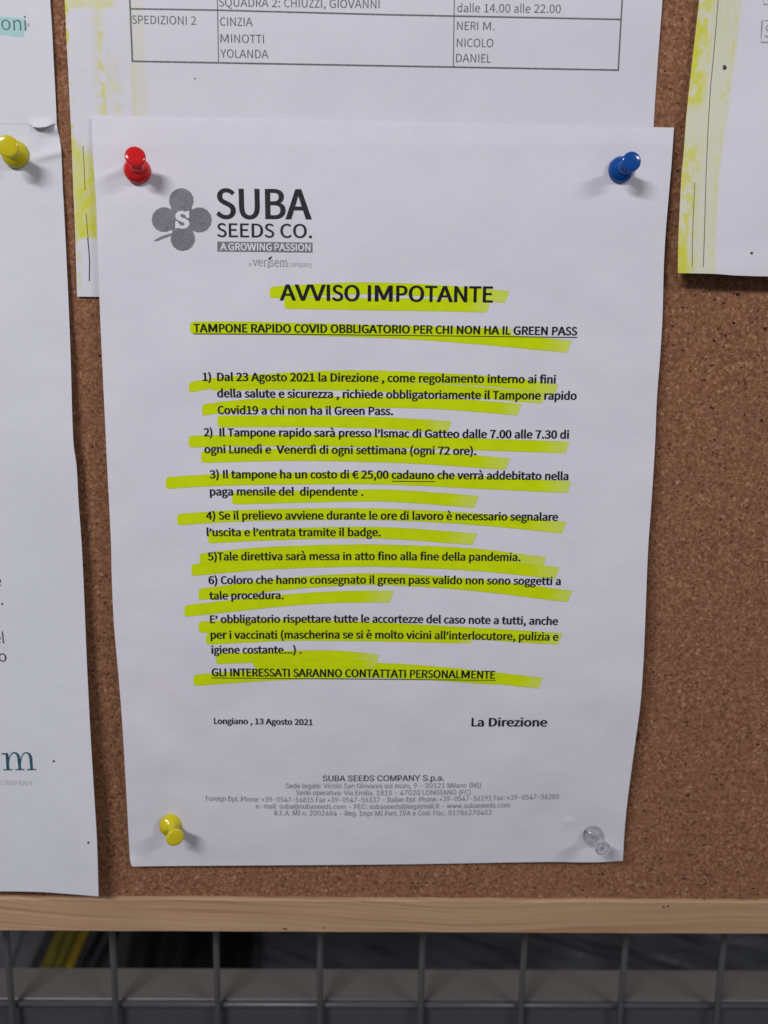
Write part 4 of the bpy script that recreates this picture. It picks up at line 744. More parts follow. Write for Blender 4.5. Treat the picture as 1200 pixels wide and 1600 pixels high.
212,105,228,91,245,80,265,72,287,67,114,365,1,62,74,0,74,534,157,534,157,452,162,452,171,471,183,488,197,503,215,517,234,528,255,535,277,540,300,542,
323,541,343,540,343,454,324,457,291,458,273,457,256,455,239,450,224,443,210,434,197,424,186,412,177,399,170,384,164,369,161,352,160,333,160,0,115,514,
1,232,256,-12,229,-11,204,-7,180,-2,158,5,137,14,119,25,102,38,87,53,74,70,64,89,56,110,50,133,132,150,139,129,148,112,160,97,175,85,192,76,211,69,
232,65,255,64,282,65,305,70,326,77,344,88,359,100,369,114,375,129,377,145,376,158,372,170,366,181,358,191,346,200,333,207,317,213,298,218,210,239,176,
249,147,261,122,276,102,293,86,312,75,334,68,359,66,385,67,408,72,429,80,448,92,467,106,483,122,498,141,511,162,521,185,530,210,536,236,540,263,541,
290,540,314,537,337,532,357,524,376,515,393,504,408,492,421,477,432,462,442,445,450,427,456,408,377,390,371,405,363,419,353,432,341,444,327,455,309,
462,288,467,264,468,241,467,220,463,201,456,184,446,171,434,161,421,155,406,153,390,154,376,158,363,165,352,174,342,187,334,202,326,220,320,242,314,
323,295,357,285,386,273,411,258,431,241,446,222,457,200,464,176,466,150,464,127,460,105,451,85,440,66,425,49,408,34,388,20,366,9,341,0,315,-6,286,-10,
116,320,2,8,287,534,287,460,9,460,9,534,48,91,663,177,663,177,137,178,121,181,107,185,95,191,86,200,79,211,74,224,71,240,70,261,72,284,75,300,2,270,
-4,237,-6,204,-4,175,3,151,14,130,30,113,50,101,73,94,100,91,131,117,577,1,98,257,-7,230,-6,206,-2,183,5,162,15,142,28,125,43,110,61,97,83,87,107,80,
133,75,163,74,196,74,534,160,534,160,203,162,173,168,147,178,125,193,105,211,90,231,79,255,73,282,71,300,72,318,75,335,80,351,87,365,96,378,108,389,
121,399,136,407,153,412,172,416,193,417,215,417,534,503,534,503,0,420,0,420,129,432,129,419,95,402,66,383,42,362,24,338,10,313,1,286,-5,118,548,1,24,
229,0,25,534,119,534,233,218,263,122,289,29,259,29,285,122,315,218,429,534,523,534,319,0,119,798,1,60,194,0,32,534,123,534,188,301,216,192,247,58,232,
58,261,190,290,301,355,534,445,534,509,301,537,191,566,58,551,58,581,190,610,301,676,534,766,534,605,0,518,0,449,242,429,317,409,395,389,475,409,475,
389,395,370,316,349,242,280,0,120,533,1,54,29,0,241,307,241,241,40,534,141,534,208,430,252,357,292,290,247,290,285,357,294,374,304,392,316,411,328,
430,396,534,495,534,294,237,294,301,504,0,404,0,325,120,281,191,243,256,288,256,251,191,209,120,129,0,
]
# ------------------------------------------------------------------ printed text
def unpack(a):
    d = {}; i = 0
    while i < len(a):
        ch, adv, n = a[i:i+3]; i += 3; ol = []
        for _ in range(n):
            m = a[i]; ol.append(a[i+1:i+1+m]); i += 1+m
        d[chr(ch)] = (adv, ol)
    return d
GL = {'C': unpack(GLYPHS_C), 'I': unpack(GLYPHS_I)}
# advance widths (per 1000 em) of the office sans the notices are set in, regular and bold
CAL = dict(zip(" abcdefghijklmnopqrstuvwxyzABCDEFGHIJKLMNOPQRSTUVWXYZ0123456789.,:-()’€àèìé", [226,479,525,423,525,498,305,471,525,229,239,455,229,799,525,527,525,525,349,391,335,525,452,715,433,453,395,579,544,533,615,488,459,631,623,252,319,520,420,855,646,662,517,673,543,459,487,642,567,890,519,487,468]+[507]*10+[252,250,268,306,303,303,221,507,479,498,229,498]))
CALB = dict(zip(" abcdefghijklmnopqrstuvwxyzABCDEFGHIJKLMNOPQRSTUVWXYZ0123456789.,:-()’€àèìé", [226,494,537,418,537,503,316,474,537,246,255,480,246,813,537,538,537,537,355,399,347,537,473,745,459,474,397,606,561,529,630,488,459,637,631,267,331,547,423,874,659,676,532,686,563,473,495,653,591,906,551,520,478]+[507]*10+[267,258,276,306,312,312,233,507,494,503,246,503]))
def offset_poly(p, d):
    n = len(p)//2; q = []
    for i in range(n):
        ax, ay = p[2*(i-1)], p[2*(i-1)+1]
        if i == 0: ax, ay = p[-2], p[-1]
        bx, by = p[2*i], p[2*i+1]; cx, cy = p[2*((i+1) % n)], p[2*((i+1) % n)+1]
        e1 = Vector((bx-ax, by-ay)); e2 = Vector((cx-bx, cy-by))
        if e1.length < 1e-6 or e2.length < 1e-6: q += [bx, by]; continue
        e1.normalize(); e2.normalize(); n1 = Vector((e1.y, -e1.x)); n2 = Vector((e2.y, -e2.x)); m = n1+n2
        if m.length < .3: q += [bx+n1.x*d, by+n1.y*d]; continue
        m.normalize(); s = d/max(.5, m.dot(n1)); q += [bx+m.x*s, by+m.y*s]
    return q
def area(p):
    n = len(p)//2; return sum(p[2*i]*p[2*((i+1) % n)+1]-p[2*((i+1) % n)]*p[2*i+1] for i in range(n))/2
def fill(polys):
    """triangulate 2-D outlines (holes allowed) into verts, faces"""
    cu = bpy.data.curves.new('outline', 'CURVE'); cu.dimensions = '2D'; cu.fill_mode = 'BOTH'
    for p in polys:
        s = cu.splines.new('POLY'); n = len(p)//2; s.points.add(n-1)
        s.points.foreach_set('co', [c for i in range(n) for c in (p[2*i], p[2*i+1], 0, 1)]); s.use_cyclic_u = True
    o = bpy.data.objects.new('outline', cu)
    me = o.to_mesh()
    vs = [v.co.copy() for v in me.vertices]; fs = [tuple(p.vertices) for p in me.polygons]
    o.to_mesh_clear(); bpy.data.objects.remove(o); bpy.data.curves.remove(cu)
    return vs, fs
VP = (546., 7650.)
RIMS = []; SOLID = False
def AN(v): return Vector((v.x, v.y*YB_))      # emboldening widens the stems more than the bars
YB_ = .42
def rim(p, d):
    """quads and wedges that thicken a closed outline outwards by d"""
    n = len(p)//2; V, Q = [], []; nr = []
    for i in range(n):
        e = Vector((p[2*((i+1) % n)]-p[2*i], p[2*((i+1) % n)+1]-p[2*i+1]))
        nr.append(Vector((e.y, -e.x)).normalized() if e.length > 1e-6 else Vector((0, 0)))
    for i in range(n):
        a = Vector(p[2*i:2*i+2]); b = Vector((p[2*((i+1) % n)], p[2*((i+1) % n)+1])); k_ = len(V)
        V += [a-nr[i]*2, b-nr[i]*2, b+AN(nr[i])*d, a+AN(nr[i])*d]; Q.append((k_, k_+1, k_+2, k_+3))
        m = nr[i-1]+nr[i]
        if abs(nr[i-1].cross(nr[i])) > .05 and m.length > .2:
            m.normalize(); s_ = d/max(.6, m.dot(nr[i])); k_ = len(V)
            V += [a, a+AN(nr[i-1])*d, a+AN(m)*s_, a+AN(nr[i])*d]; Q.append((k_, k_+1, k_+2, k_+3))
    return V, Q
def layout(s, font='C', bold=0., widths=None):
    polys = []; x = 0.
    G = GL[font]
    for ch in s:
        adv, ol = G.get(ch, G[' '])
        if ch in "’'": ol = [[c+(510 if i % 2 else 0) for i, c in enumerate(p)] for p in G[','][1]]; adv = G[','][0]
        wd = (widths or {}).get(ch, adv); k_ = wd/adv
        if ol:
            sg = 1 if area(max(ol, key=lambda p: abs(area(p)))) > 0 else -1
            polys.append([])
            for p in ol:
                q = offset_poly(p, bold*sg) if (bold and (SOLID or bold < 0)) else list(p)
                if bold > 0 and not SOLID:
                    V_, Q_ = rim(p, bold*sg); RIMS.append(([(v.x*k_+x, v.y) for v in V_], Q_))
                polys[-1].append([(c*k_+x if i % 2 == 0 else c) for i, c in enumerate(q)])
        x += wd
    return polys
def place(name, polys, base, em, hf, mat, parent, eps=.00015, xr=None, vs_=1.0):
    """base: list of (px, py) along the base line, first and last are the ink's ends"""
    vs, fs = [], []
    for gl in polys:                       # each letter filled on its own, so that touching letters do not cut each other
        v_, f_ = fill(gl); n_ = len(vs); vs += v_; fs += [tuple(i+n_ for i in q) for q in f_]
    low = len(vs)
    for V_, Q_ in RIMS: n_ = len(vs); vs += [Vector((a_, b_, 0)) for a_, b_ in V_]; fs += [tuple(i+n_ for i in q) for q in Q_]
    RIMS.clear()
    xs = [v.x for v in vs]; a, b = xr or (min(xs), max(xs)); X0, X1 = base[0][0], base[-1][0]
    out = []
    for vi, v in enumerate(vs):
        e_ = eps-(.000003+.000001*((vi//4) % 5) if vi >= low else 0)
        x = X0+(X1-X0)*(v.x-a)/(b-a); y = smooth(base, x) if len(base) > 2 else interp(base, x)
        up = v.y/1000*em*vs_
        x2 = x-up*(VP[0]-x)/(VP[1]-y); y2 = y-up
        out.append(P(x2, y2, hf(x2, y2)+e_))
    # face the viewer
    me = bpy.data.meshes.new(name); me.from_pydata([tuple(v) for v in out], [], fs); me.update()
    for p_ in me.polygons:
        if p_.normal.y > 0: p_.flip()
    me.update()
    return link(name, me, mat, parent)
def text(s, base, em, hf, mat, parent, bold=0., font='C', widths=CAL, name='text_line', **kw):
    return place(name, layout(s, font, bold, widths), base, em, hf, mat, parent, **kw)
def rule(name, pts, th, hf, mat, parent, eps=.00015, step=12.):
    """a ruled line through px points, th thick in px"""
    vs, fs = [], []; path = []
    for (a, b) in zip(pts, pts[1:]):
        n = max(1, int(math.hypot(b[0]-a[0], b[1]-a[1])/step))
        path += [(a[0]+(b[0]-a[0])*i/n, a[1]+(b[1]-a[1])*i/n) for i in range(n)]
    path.append(pts[-1])
    for i, (x, y) in enumerate(path):
        j = min(i, len(path)-2); dx, dy = path[j+1][0]-path[j][0], path[j+1][1]-path[j][1]; l = math.hypot(dx, dy); nx, ny = -dy/l, dx/l
        for s in (-1, 1):
            X, Y = x+nx*th/2*s, y+ny*th/2*s; vs.append(P(X, Y, hf(X, Y)+eps))
        if i: k_ = 2*i; fs.append((k_-2, k_-1, k_+1, k_))
    o = mesh(name, vs, fs, mat, parent)
    if sum(p.normal.y*p.area for p in o.data.polygons) > 0: o.data.flip_normals()
    return o
BD = 34
T = lambda s, base, em, **kw: text(s, base, em*.965, h_front, M_black, front, bold=BD, widths=CALB, **kw)
text('AVVISO IMPOTANTE', [(436.7, 469), (603, 470.8), (770, 472.3)], 38, h_front, M_black, front, bold=25, widths=CALB)
T('TAMPONE RAPIDO COVID OBBLIGATORIO PER CHI NON HA IL GREEN PASS', [(302.7, 518.9), (480, 519.6), (676, 521.3), (901.7, 523.8)], 20.4)
T('1)', [(316.7, 595), (330, 595)], 19.9)
T('Dal 23 Agosto 2021 la Direzione , come regolamento interno ai fini', [(339.3, 595), (520, 596), (680, 597.3), (868.3, 599)], 20.1)
T('della salute e sicurezza , richiede obbligatoriamente il Tampone rapido', [(339.3, 620.5), (520, 621.8), (680, 623), (901, 624.5)], 20.1)
T('Covid19 a chi non ha il Green Pass.', [(340.3, 646.8), (480, 647.6), (614.3, 648.3)], 20.0)
T('2)', [(318.3, 681.5), (332, 681.5)], 19.9)
T('Il Tampone rapido sarà presso l’Ismac di Gatteo dalle 7.00 alle 7.30 di', [(343, 681.8), (520, 682.6), (680, 683.8), (889, 685.2)], 20.0)
T('ogni Lunedì e  Venerdì di ogni settimana (ogni 72 ore).', [(319.3, 708), (500, 708.8), (744.3, 710.8)], 19.9)
T('3) Il tampone ha un costo di € 25,00 cadauno che verrà addebitato nella', [(327.3, 747.3), (520, 747.4), (680, 748.4), (888.1, 750)], 19.8)
T('paga mensile del  dipendente .', [(327.9, 774), (567.9, 774.4)], 19.8)
T('4) Se il prelievo avviene durante le ore di lavoro è necessario segnalare', [(321.9, 811.8), (520, 811.5), (680, 812.3), (871.9, 813.8)], 19.7)
T('l’uscita e l’entrata tramite il badge.', [(323.1, 837.6), (595, 837.7)], 19.6)
T('5)Tale direttiva sarà messa in atto fino alla fine della pandemia.', [(324.3, 875.6), (575, 875), (813.4, 876.6)], 19.5)
T('6) Coloro che hanno consegnato il green pass valido non sono soggetti a', [(325.8, 912.5), (590, 911.9), (730, 912.8), (876.1, 914)], 19.4)
T('tale procedura.', [(327, 936.7), (443.4, 936)], 19.3)
T('E’ obbligatorio rispettare tutte le accortezze del caso note a tutti, anche', [(328.2, 973.6), (590, 972.9), (730, 974.4), (871.9, 976.5)], 19.2)
T('per i vaccinati (mascherina se si è molto vicini all’interlocutore, pulizia e', [(329.1, 998), (590, 997.7), (730, 999.2), (872.5, 1001)], 19.2)
T('igiene costante...) .', [(330.3, 1021.3), (471.6, 1021.1)], 19.1)
T('GLI INTERESSATI SARANNO CONTATTATI PERSONALMENTE', [(330.9, 1056.5), (560, 1058), (773.5, 1060.4)], 19.3)
T('Longiano , 13 Agosto 2021', [(334.5, 1131), (410, 1131.7), (488.7, 1133)], 14.3)
T('La Direzione', [(736.6, 1134.8), (855, 1135)], 20.6)
rule('underline', [(302, 521.6), (480, 522.4), (676, 524.6), (902, 527.2)], 1.2, h_front, M_black, front)
rule('underline', [(612.4, 751.9), (679.6, 752.6)], 1.2, h_front, M_black, front)
rule('underline', [(330, 1059.3), (560, 1061), (775, 1063)], 1.2, h_front, M_black, front)
FT = lambda s, base, em, m=M_foot, b=0: text(s, base, em, h_front, m, front, bold=b, font='I', widths=None)
FT('SUBA SEEDS COMPANY S.p.a.', [(504.2, 1220.6), (600, 1220.4), (693.9, 1219.8)], 12.4, M_foot_bold, 20)
FT('Sede legale: Vicolo San Giovanni sul muro, 9 - 20121 Milano (MI)', [(446.2, 1231.6), (600, 1231.8), (751.5, 1230.6)], 10.8)
FT('Sede operativa: Via Emilia, 1810 - 47020 LONGIANO (FC)', [(462.5, 1242.2), (600, 1242.6), (735.5, 1241.6)], 10.8)
FT('Foreign Dpt. Phone: +39-0547-56815 Fax +39-0547-56337 - Italian Dpt. Phone: +39-0547-56191 Fax: +39-0547-56285', [(322, 1251.2), (440, 1253.2), (600, 1253.4), (750, 1251), (873.3, 1248.2)], 10.8)
FT('e-mail: suba@subaseeds.com - PEC: subaseeds@legalmail.it - www.subaseeds.com', [(400, 1263.4), (600, 1264), (796.5, 1261.6)], 10.8)
FT('R.E.A. MI n. 2002684 - Reg. Impr.MI Part. IVA e Cod. Fisc. 01786270403', [(428.7, 1274), (600, 1274.6), (768, 1273.2)], 10.8)

# logo lettering
W_SUBA = {'S': 520, 'U': 640, 'B': 590, 'A': 600}
text('SUBA', [(337.5, 340.9), (487.5, 342)], 71, h_front, M_logo_black, front, bold=22, widths=W_SUBA, name='logo_lettering')
text('SEEDS CO.', [(339.2, 370), (487.5, 371.6)], 33, h_front, M_logo_black, front, bold=12, widths={'S': 470, 'E': 500, 'D': 620, 'C': 560, 'O': 680, '.': 240, ' ': 210}, name='logo_lettering')
def flat(name, pts, hf, mat, parent, eps, rings=6):
    """a printed patch: outline in px filled with concentric rings so that it follows the paper"""
    cx = sum(p[0] for p in pts)/len(pts); cy = sum(p[1] for p in pts)/len(pts); n = len(pts)
    vs = [P(cx, cy, hf(cx, cy)+eps)]; fs = []
    for r in range(1, rings+1):
        for (x, y) in pts:
            X, Y = cx+(x-cx)*r/rings, cy+(y-cy)*r/rings; vs.append(P(X, Y, hf(X, Y)+eps))
    for i in range(n): fs.append((0, 1+i, 1+(i+1) % n))
    for r in range(rings-1):
        for i in range(n): a = 1+r*n+i; b = 1+r*n+(i+1) % n; fs.append((a, a+n, b+n, b))
    o = mesh(name, vs, fs, mat, parent)
    if sum(p.normal.y*p.area for p in o.data.polygons) > 0: o.data.flip_normals()
    return o
def ell(cx, cy, a, b, n=40, rot=0.): return [(cx+a*math.cos(2*math.pi*i/n)*math.cos(rot)-b*math.sin(2*math.pi*i/n)*math.sin(rot), cy+a*math.cos(2*math.pi*i/n)*math.sin(rot)+b*math.sin(2*math.pi*i/n)*math.cos(rot)) for i in range(n)]
def bar_pts(x0, y0, x1, y1, x2, y2, x3, y3, n=14):
    q = [(x0, y0), (x1, y1), (x2, y2), (x3, y3)]; o = []
    for i in range(4):
        a, b = q[i], q[(i+1) % 4]; o += [(a[0]+(b[0]-a[0])*k_/n, a[1]+(b[1]-a[1])*k_/n) for k_ in range(n)]
    return o
flat('slogan_bar', bar_pts(339.6, 377.4, 488.3, 378.9, 488.3, 394.6, 339.6, 393.0), h_front, M_clover, front, .00007)
SOLID = True
text('A GROWING PASSION', [(343.9, 390.6), (485.3, 391.9)], 16.6, h_front, M_reverse, front, bold=22, widths=dict(CALB, **{' ': 150}), eps=.00012, name='logo_lettering')
SOLID = False
# clover: one outline made of four round leaves round a middle, with its stalk
clover = []
for (cx, cy, r, ang) in ((283.3, 313.3, 19.3, -90), (311.4, 343.6, 19.6, 0), (285.6, 372.6, 19.4, 90), (256.4, 343.0, 19.4, 180)):
    for k_ in range(-5, 6):
        q = math.radians(ang+k_*25.); clover.append((cx+r*math.cos(q), cy+r*1.01*math.sin(q)))
vsC, fsC = fill([[c for p in clover for c in p], [c for p in [(269, 364.2), (262, 366), (252, 369), (246, 372.6), (243, 374), (240, 377.3), (248, 376), (256, 372.2), (263, 370), (266.5, 367.5)] for c in p]])
out = [P(v.x, v.y, h_front(v.x, v.y)+.00007) for v in vsC]
o = mesh('clover_emblem', out, fsC, M_clover, front)
if sum(p.normal.y*p.area for p in o.data.polygons) > 0: o.data.flip_normals()
# slab S in the clover
S_out = [(291.2,329.6),(295.6,329.6),(295.6,340.6),(291.6,340.6),(289.8,336.6),(285.6,334.2),(281.8,335.3),(281.4,337.6),(283.4,339.4),(289.6,341.6),(293.8,344),(295.8,347.4),(295.6,351.6),(292.8,355.4),(287.6,357.4),(282.2,357.2),(278.6,355.8),(277.4,357),(273.8,357),(273.8,345.6),(277.6,345.6),(279.6,350),(283.4,352.8),(287.4,352.4),(288.6,350),(286.8,347.6),(280.4,345.4),(275.8,342.6),(273.8,338.6),(274.6,334),(277.8,330.6),(283,329.2),(287.6,330),(290,331.4)]
vsC, fsC = fill([[c for p in S_out for c in p]])
o = mesh('logo_lettering', [P(v.x, v.y, h_front(v.x, v.y)+.00012) for v in vsC], fsC, M_reverse, front)
if sum(p.normal.y*p.area for p in o.data.polygons) > 0: o.data.flip_normals()
def serifed(s, base, em, mat, feet, bold=-8):
    """thin lettering with slab serifs added at the feet given as (em x, em y, half width)"""
    polys = layout(s, 'C', bold, CAL)
    return place('logo_lettering', polys, base, em, h_front, mat, front)
serifed('a', [(388.8, 415.6), (392.3, 415.6)], 10, M_paler_text, ())
serifed('ver', [(395, 415.6), (417, 415.8)], 21, M_pale_text, ())
serifed('sem', [(422.3, 416.1), (448.6, 416.5)], 21, M_pale_text, ())
serifed('company', [(452.3, 416.4), (487.3, 417)], 12.5, M_paler_text, ())
rule('logo_lettering', [(419.8, 408), (420, 417)], 1.7, h_front, M_pale_text, front)
rule('logo_lettering', [(418.2, 417.3), (421.8, 417.4)], .8, h_front, M_pale_text, front)
for (x, y) in ((397.4, 407), (403.2, 406.8), (414.2, 416), (432.8, 416.3), (438.4, 416.4), (443.2, 416.5), (448.0, 416.5)):
    rule('logo_lettering', [(x-1.7, y), (x+1.7, y+.05)], .7, h_front, M_pale_text, front, eps=.00011)
flat('logo_leaf', [(419, 406.5), (419.6, 403.6), (421.6, 401.6), (424.8, 400.4), (425, 401.6), (423.6, 404), (421.6, 405.6)], h_front, M_logo_black, front, .00008, 2)

# highlighter strokes
def stroke(pts, th, k_, hf=h_front, parent=front, mat=None, fade=.10, slant=3.4, x_end=None):
    pts = [(float(a), float(b)) for a, b in pts]; N = max(12, int((pts[-1][0]-pts[0][0])/7)); NV = 8; vs = []; uv = []; fd = []
    X0, X1 = pts[0][0], pts[-1][0]; eps = .000045+.0000025*k_; L = X1-X0
    xs = [X0+2.*i/3 for i in range(3)]+lins(X0+2, X1-2, N)[0:]+[X1-1, X1]
    for x in xs:
        y = smooth(pts, x)
        d0 = x-X0
        half = th/2*(.86+.14*sstep(0, 4, d0))*(.97+.03*sstep(0, 3, X1-x))
        half += .35*noise.noise(Vector((x/13, k_*3.1, 0)))
        mid = .35*noise.noise(Vector((x/9, k_*7.7, 5)))
        for j in range(NV+1):
            v = j/NV*2-1
            sl = -slant*v*sstep(L*.3, L, d0)+1.3*v*v*sstep(6, 0, d0)+.5*noise.noise(Vector((k_*5.1, v*3.5, 2)))*(1 if x in (xs[0], xs[-1]) else 0)
            X = x+sl; Y = y+v*half+mid
            vs.append(P(X, Y, hf(X, Y)+eps)); uv.append((x/40.+k_*13, j/NV))
            e = sstep(fade*L+12, 0, X1-x)
            fd.append(e*(.75+.25*noise.noise(Vector((k_, v*2, 7)))))
    n = NV+1; fs = [(i*n+j, i*n+j+1, (i+1)*n+j+1, (i+1)*n+j) for i in range(len(xs)-1) for j in range(NV)]
    me = bpy.data.meshes.new('highlighter_stroke'); me.from_pydata([tuple(v) for v in vs], [], fs)
    ul = me.uv_layers.new(name='UVMap')
    for lp in me.loops: ul.data[lp.index].uv = uv[lp.vertex_index]
    at = me.attributes.new('fade', 'FLOAT', 'POINT'); at.data.foreach_set('value', fd)
    me.update()
    if sum(p.normal.y*p.area for p in me.polygons) > 0: me.flip_normals()
    return link('highlighter_stroke', me, mat or M_high, parent, True)
ST = [
 ([(421.5,457.2),(500,452.5),(580,450.6),(680,454.5),(792.5,464)], 18.6, .16), ([(444,473),(600,475.6),(700,477),(764,478.8)], 19.2, .10),
 ([(296.8,512),(400,512.5),(520,516),(640,520.5),(760,529.5),(890,541.8)], 19.2, .08), ([(480,509.5),(640,514),(800,519)], 10, .06),
 ([(295.2,605.5),(330,599.5),(400,593.5),(547,586.8),(713,592.5),(800,599),(869.5,609)], 16.5, .10), ([(330,602),(450,600.5),(560,602.5),(713,610.5),(850,622.5)], 17, .08),
 ([(315.6,640.8),(360,635),(440,630.5),(540,628.6),(677,630),(812,640)], 18, .06), ([(339.6,658.5),(480,658.2),(600,661),(702.6,667.4)], 18.4, .12),
 ([(294.8,690),(420,688),(600,690),(740,694.2),(886.5,699)], 18.4, .08), ([(314.2,714),(450,710.8),(597,713),(700,718),(793.5,725)], 19, .10),
 ([(259,754.8),(340,750),(450,748),(597,747.7),(740,754),(889.8,761)], 18.6, .08), ([(362.4,779),(480,776),(597,774.2),(680,779),(744.8,784)], 18.8, .12),
 ([(276.8,812),(350,807),(450,804),(597,803.7),(740,811),(882,824.3)], 18, .10), ([(325,840),(470,833.6),(597,832.6),(742,842.4)], 18, .12),
 ([(312,873.5),(400,864.5),(500,860.2),(597,859.5),(740,866),(850.5,879.5)], 17.5, .16), ([(299,891),(400,882),(500,877.5),(597,876.5),(740,882.5),(871,895.5)], 18.6, .08),
 ([(310.2,929),(420,915.5),(500,908),(597,905),(740,914),(891,932)], 18.4, .06), ([(288,955),(350,948),(420,940.5),(500,934),(560,932.3),(612,932)], 18.6, .14),
 ([(310.2,980),(450,977.5),(597,982),(760,991),(875.5,998.3)], 18.4, .04), ([(321.8,998.5),(450,992.5),(597,993.5),(739,996.5)], 18.2, .05),
 ([(337.8,1029.5),(400,1027),(460,1024.6),(530,1025),(589.5,1031)], 16.5, .18), ([(399,1045),(540,1043),(650,1047.5),(760,1058),(845,1067.3)], 17.4, .06),
 ([(302,1063),(420,1055),(560,1050.5),(660,1053),(780,1061.5)], 18, .04), ([(395,1036.5),(500,1036),(585,1038)], 11, .03)]
UNDER = [i for i, q in enumerate(ST) if q[0][0][0] in (321.8, 302, 330, 339.6, 480)]
for i, (pts, th, fade) in enumerate(ST): stroke(pts, th, 1+(i if i not in UNDER else -len(UNDER)+UNDER.index(i)), fade=fade*.75)

# roster print
R_ = lambda s, base, em=20.2, **kw: text(s, base, em, h_roster, M_grey_text, roster, bold=2, eps=.00006, **kw)
R_('SQUADRA 2: CHIUZZI, GIOVANNI', [(342.5, 10), (593, 13)]); R_('dalle 14.00 alle 22.00', [(714.5, 18.7), (876, 20.3)])
R_('SPEDIZIONI 2', [(206.5, 37), (306.7, 38.7)]); R_('CINZIA', [(344, 40), (395, 40.7)]); R_('MINOTTI', [(344.7, 66.4), (412.5, 67.4)]); R_('YOLANDA', [(344.5, 89.9), (419.6, 91.1)])
R_('NERI M.', [(714, 46.5), (772.5, 47.4)]); R_('NICOLO', [(713.6, 73), (770.8, 73.8)]); R_('DANIEL', [(712.6, 97), (767, 97.8)])
rk = dict(hf=h_roster, mat=M_grey_text, parent=roster, eps=.00006)
rule('table_rule', [(203.4, 13.6), (340, 15.8), (600, 22.8), (970, 30.3)], 2.4, **rk); rule('table_rule', [(205.8, 95.6), (600, 102.8), (967, 109.5)], 2.5, **rk)
rule('table_rule', [(201.5, -60), (202.8, 0), (206.9, 96.5)], 2.5, **rk); rule('table_rule', [(975.5, -60), (972.2, 0), (966, 110.2)], 2.3, **rk)
rule('table_rule', [(338, -60), (340, 16), (341.5, 97.8)], 1.4, **rk); rule('table_rule', [(711, -60), (709.4, 26), (708.4, 104.6)], 1.4, **rk)
rule('pencil_line', [(129.5, 228), (131.5, 262), (132.8, 297)], .8, h_roster, M_foot_bold, roster, eps=.00007)
rule('pencil_line', [(134.5, 334), (137, 365), (139.2, 398)], .9, h_roster, M_foot_bold, roster, eps=.00007)
rule('pencil_line', [(137, 372), (138.9, 392), (139.9, 410), (139.4, 439)], 1.4, h_roster, M_black, roster, eps=.00008)
flat('toner_speck', ell(304.5, 122.8, 1.7, 1.2, 10), h_roster, M_grey_text, roster, .00007, 2)

# right sheet print
rr = dict(hf=h_right, parent=right, eps=.00007)
rule('printed_line', [(1130, -80), (1122.2, 0), (1116.5, 70), (1110.2, 138), (1106.4, 200), (1103.2, 275), (1100.6, 369), (1099, 417.5)], 1.0, mat=M_foot_bold, **rr)
rule('printed_line', [(1085.8, 285), (1083.6, 331), (1082, 375), (1081.6, 416)], .9, mat=M_foot_bold, **rr)
rule('table_rule', [(1193, -60), (1192.6, 6.5), (1240, 7.5)], 1.8, mat=M_pale_text, **rr)
rule('table_rule', [(1240, 32.6), (1191, 32), (1189, 65.8), (1240, 67.5)], 2.2, mat=M_pale_text, **rr)
text('S', [(1194.6, 58.3), (1204.5, 58.4)], 31, h_right, M_pale_text, right, bold=0, eps=.00007)
def hole(px, py, hf, parent, a=1.9, b=1.9, name='pin_hole'):
    o = flat(name, ell(px, py, a, b, 14), hf, M_hole, parent, .00006, 2); return o
hole(1132.3, 105.3, h_right, right, 3.0, 4.0); hole(1174.6, 395.5, h_right, right, 2.1, 2.1)
rule('paper_burr', [(1130, 108), (1132.5, 101.5), (1135.5, 104.5)], 1.2, h_right, M_pale_text, right, eps=.0002)

# left sheets print
tl = stroke([(-40, 36), (0, 39.7), (38.5, 43.6)], 28.5, 2, h_upleft, upleft, M_teal_high, slant=1.5)
text('oni', [(2.6, 46.6), (41.6, 48)], 34.5, h_upleft, M_grey_text, upleft, bold=-6, eps=.0001)
flat('ink_smudge', ell(44.3, 38.6, 2.4, 3., 12), h_upleft, M_paler_text, upleft, .00007, 2)
LT = lambda s, base, em=26.5: text(s, base, em, h_lowleft, M_left_text, lowleft, bold=0, eps=.00008)
LT('e', [(-9.5, 915.8), (2.2, 916)]); flat('full_stop', ell(3.2, 943.6, 1.7, 1.7, 12), h_lowleft, M_left_text, lowleft, .00008, 2)
LT('el', [(-9, 1005), (7.4, 1005)]); LT('o', [(-2, 1033.6), (10.6, 1033.8)])
def brow(x, y): return (x/12., 1150+y/12.)
def arch(cx0, y0, w, top, tk0, tk1, foot, n=12):
    """right half of an m: hairline leaving the stem, arch, thick leg (coordinates in twelfths of a px)"""
    o_, i_ = [], []
    for k_ in range(n+1):
        t = math.pi*(1-k_/n)
        o_.append((cx0+w/2+w/2*math.cos(t), y0-(y0-top)*math.sin(t)**.8))
    for k_ in range(n+1):
        t = math.pi*(1-k_/n); th_ = tk0+(tk1-tk0)*sstep(0, 1, k_/n)
        i_.append((cx0+8+(w-8-tk1)/2+(w-8-tk1)/2*math.cos(t), y0-(y0-top-28)*math.sin(t)**.8))
    return [p for p in o_]+[(cx0+w+foot, 625), (cx0+w+foot-tk1, 625)]+i_[::-1]
mp = []
def addp(pts): mp.append([c for p in pts for c in brow(*p)])
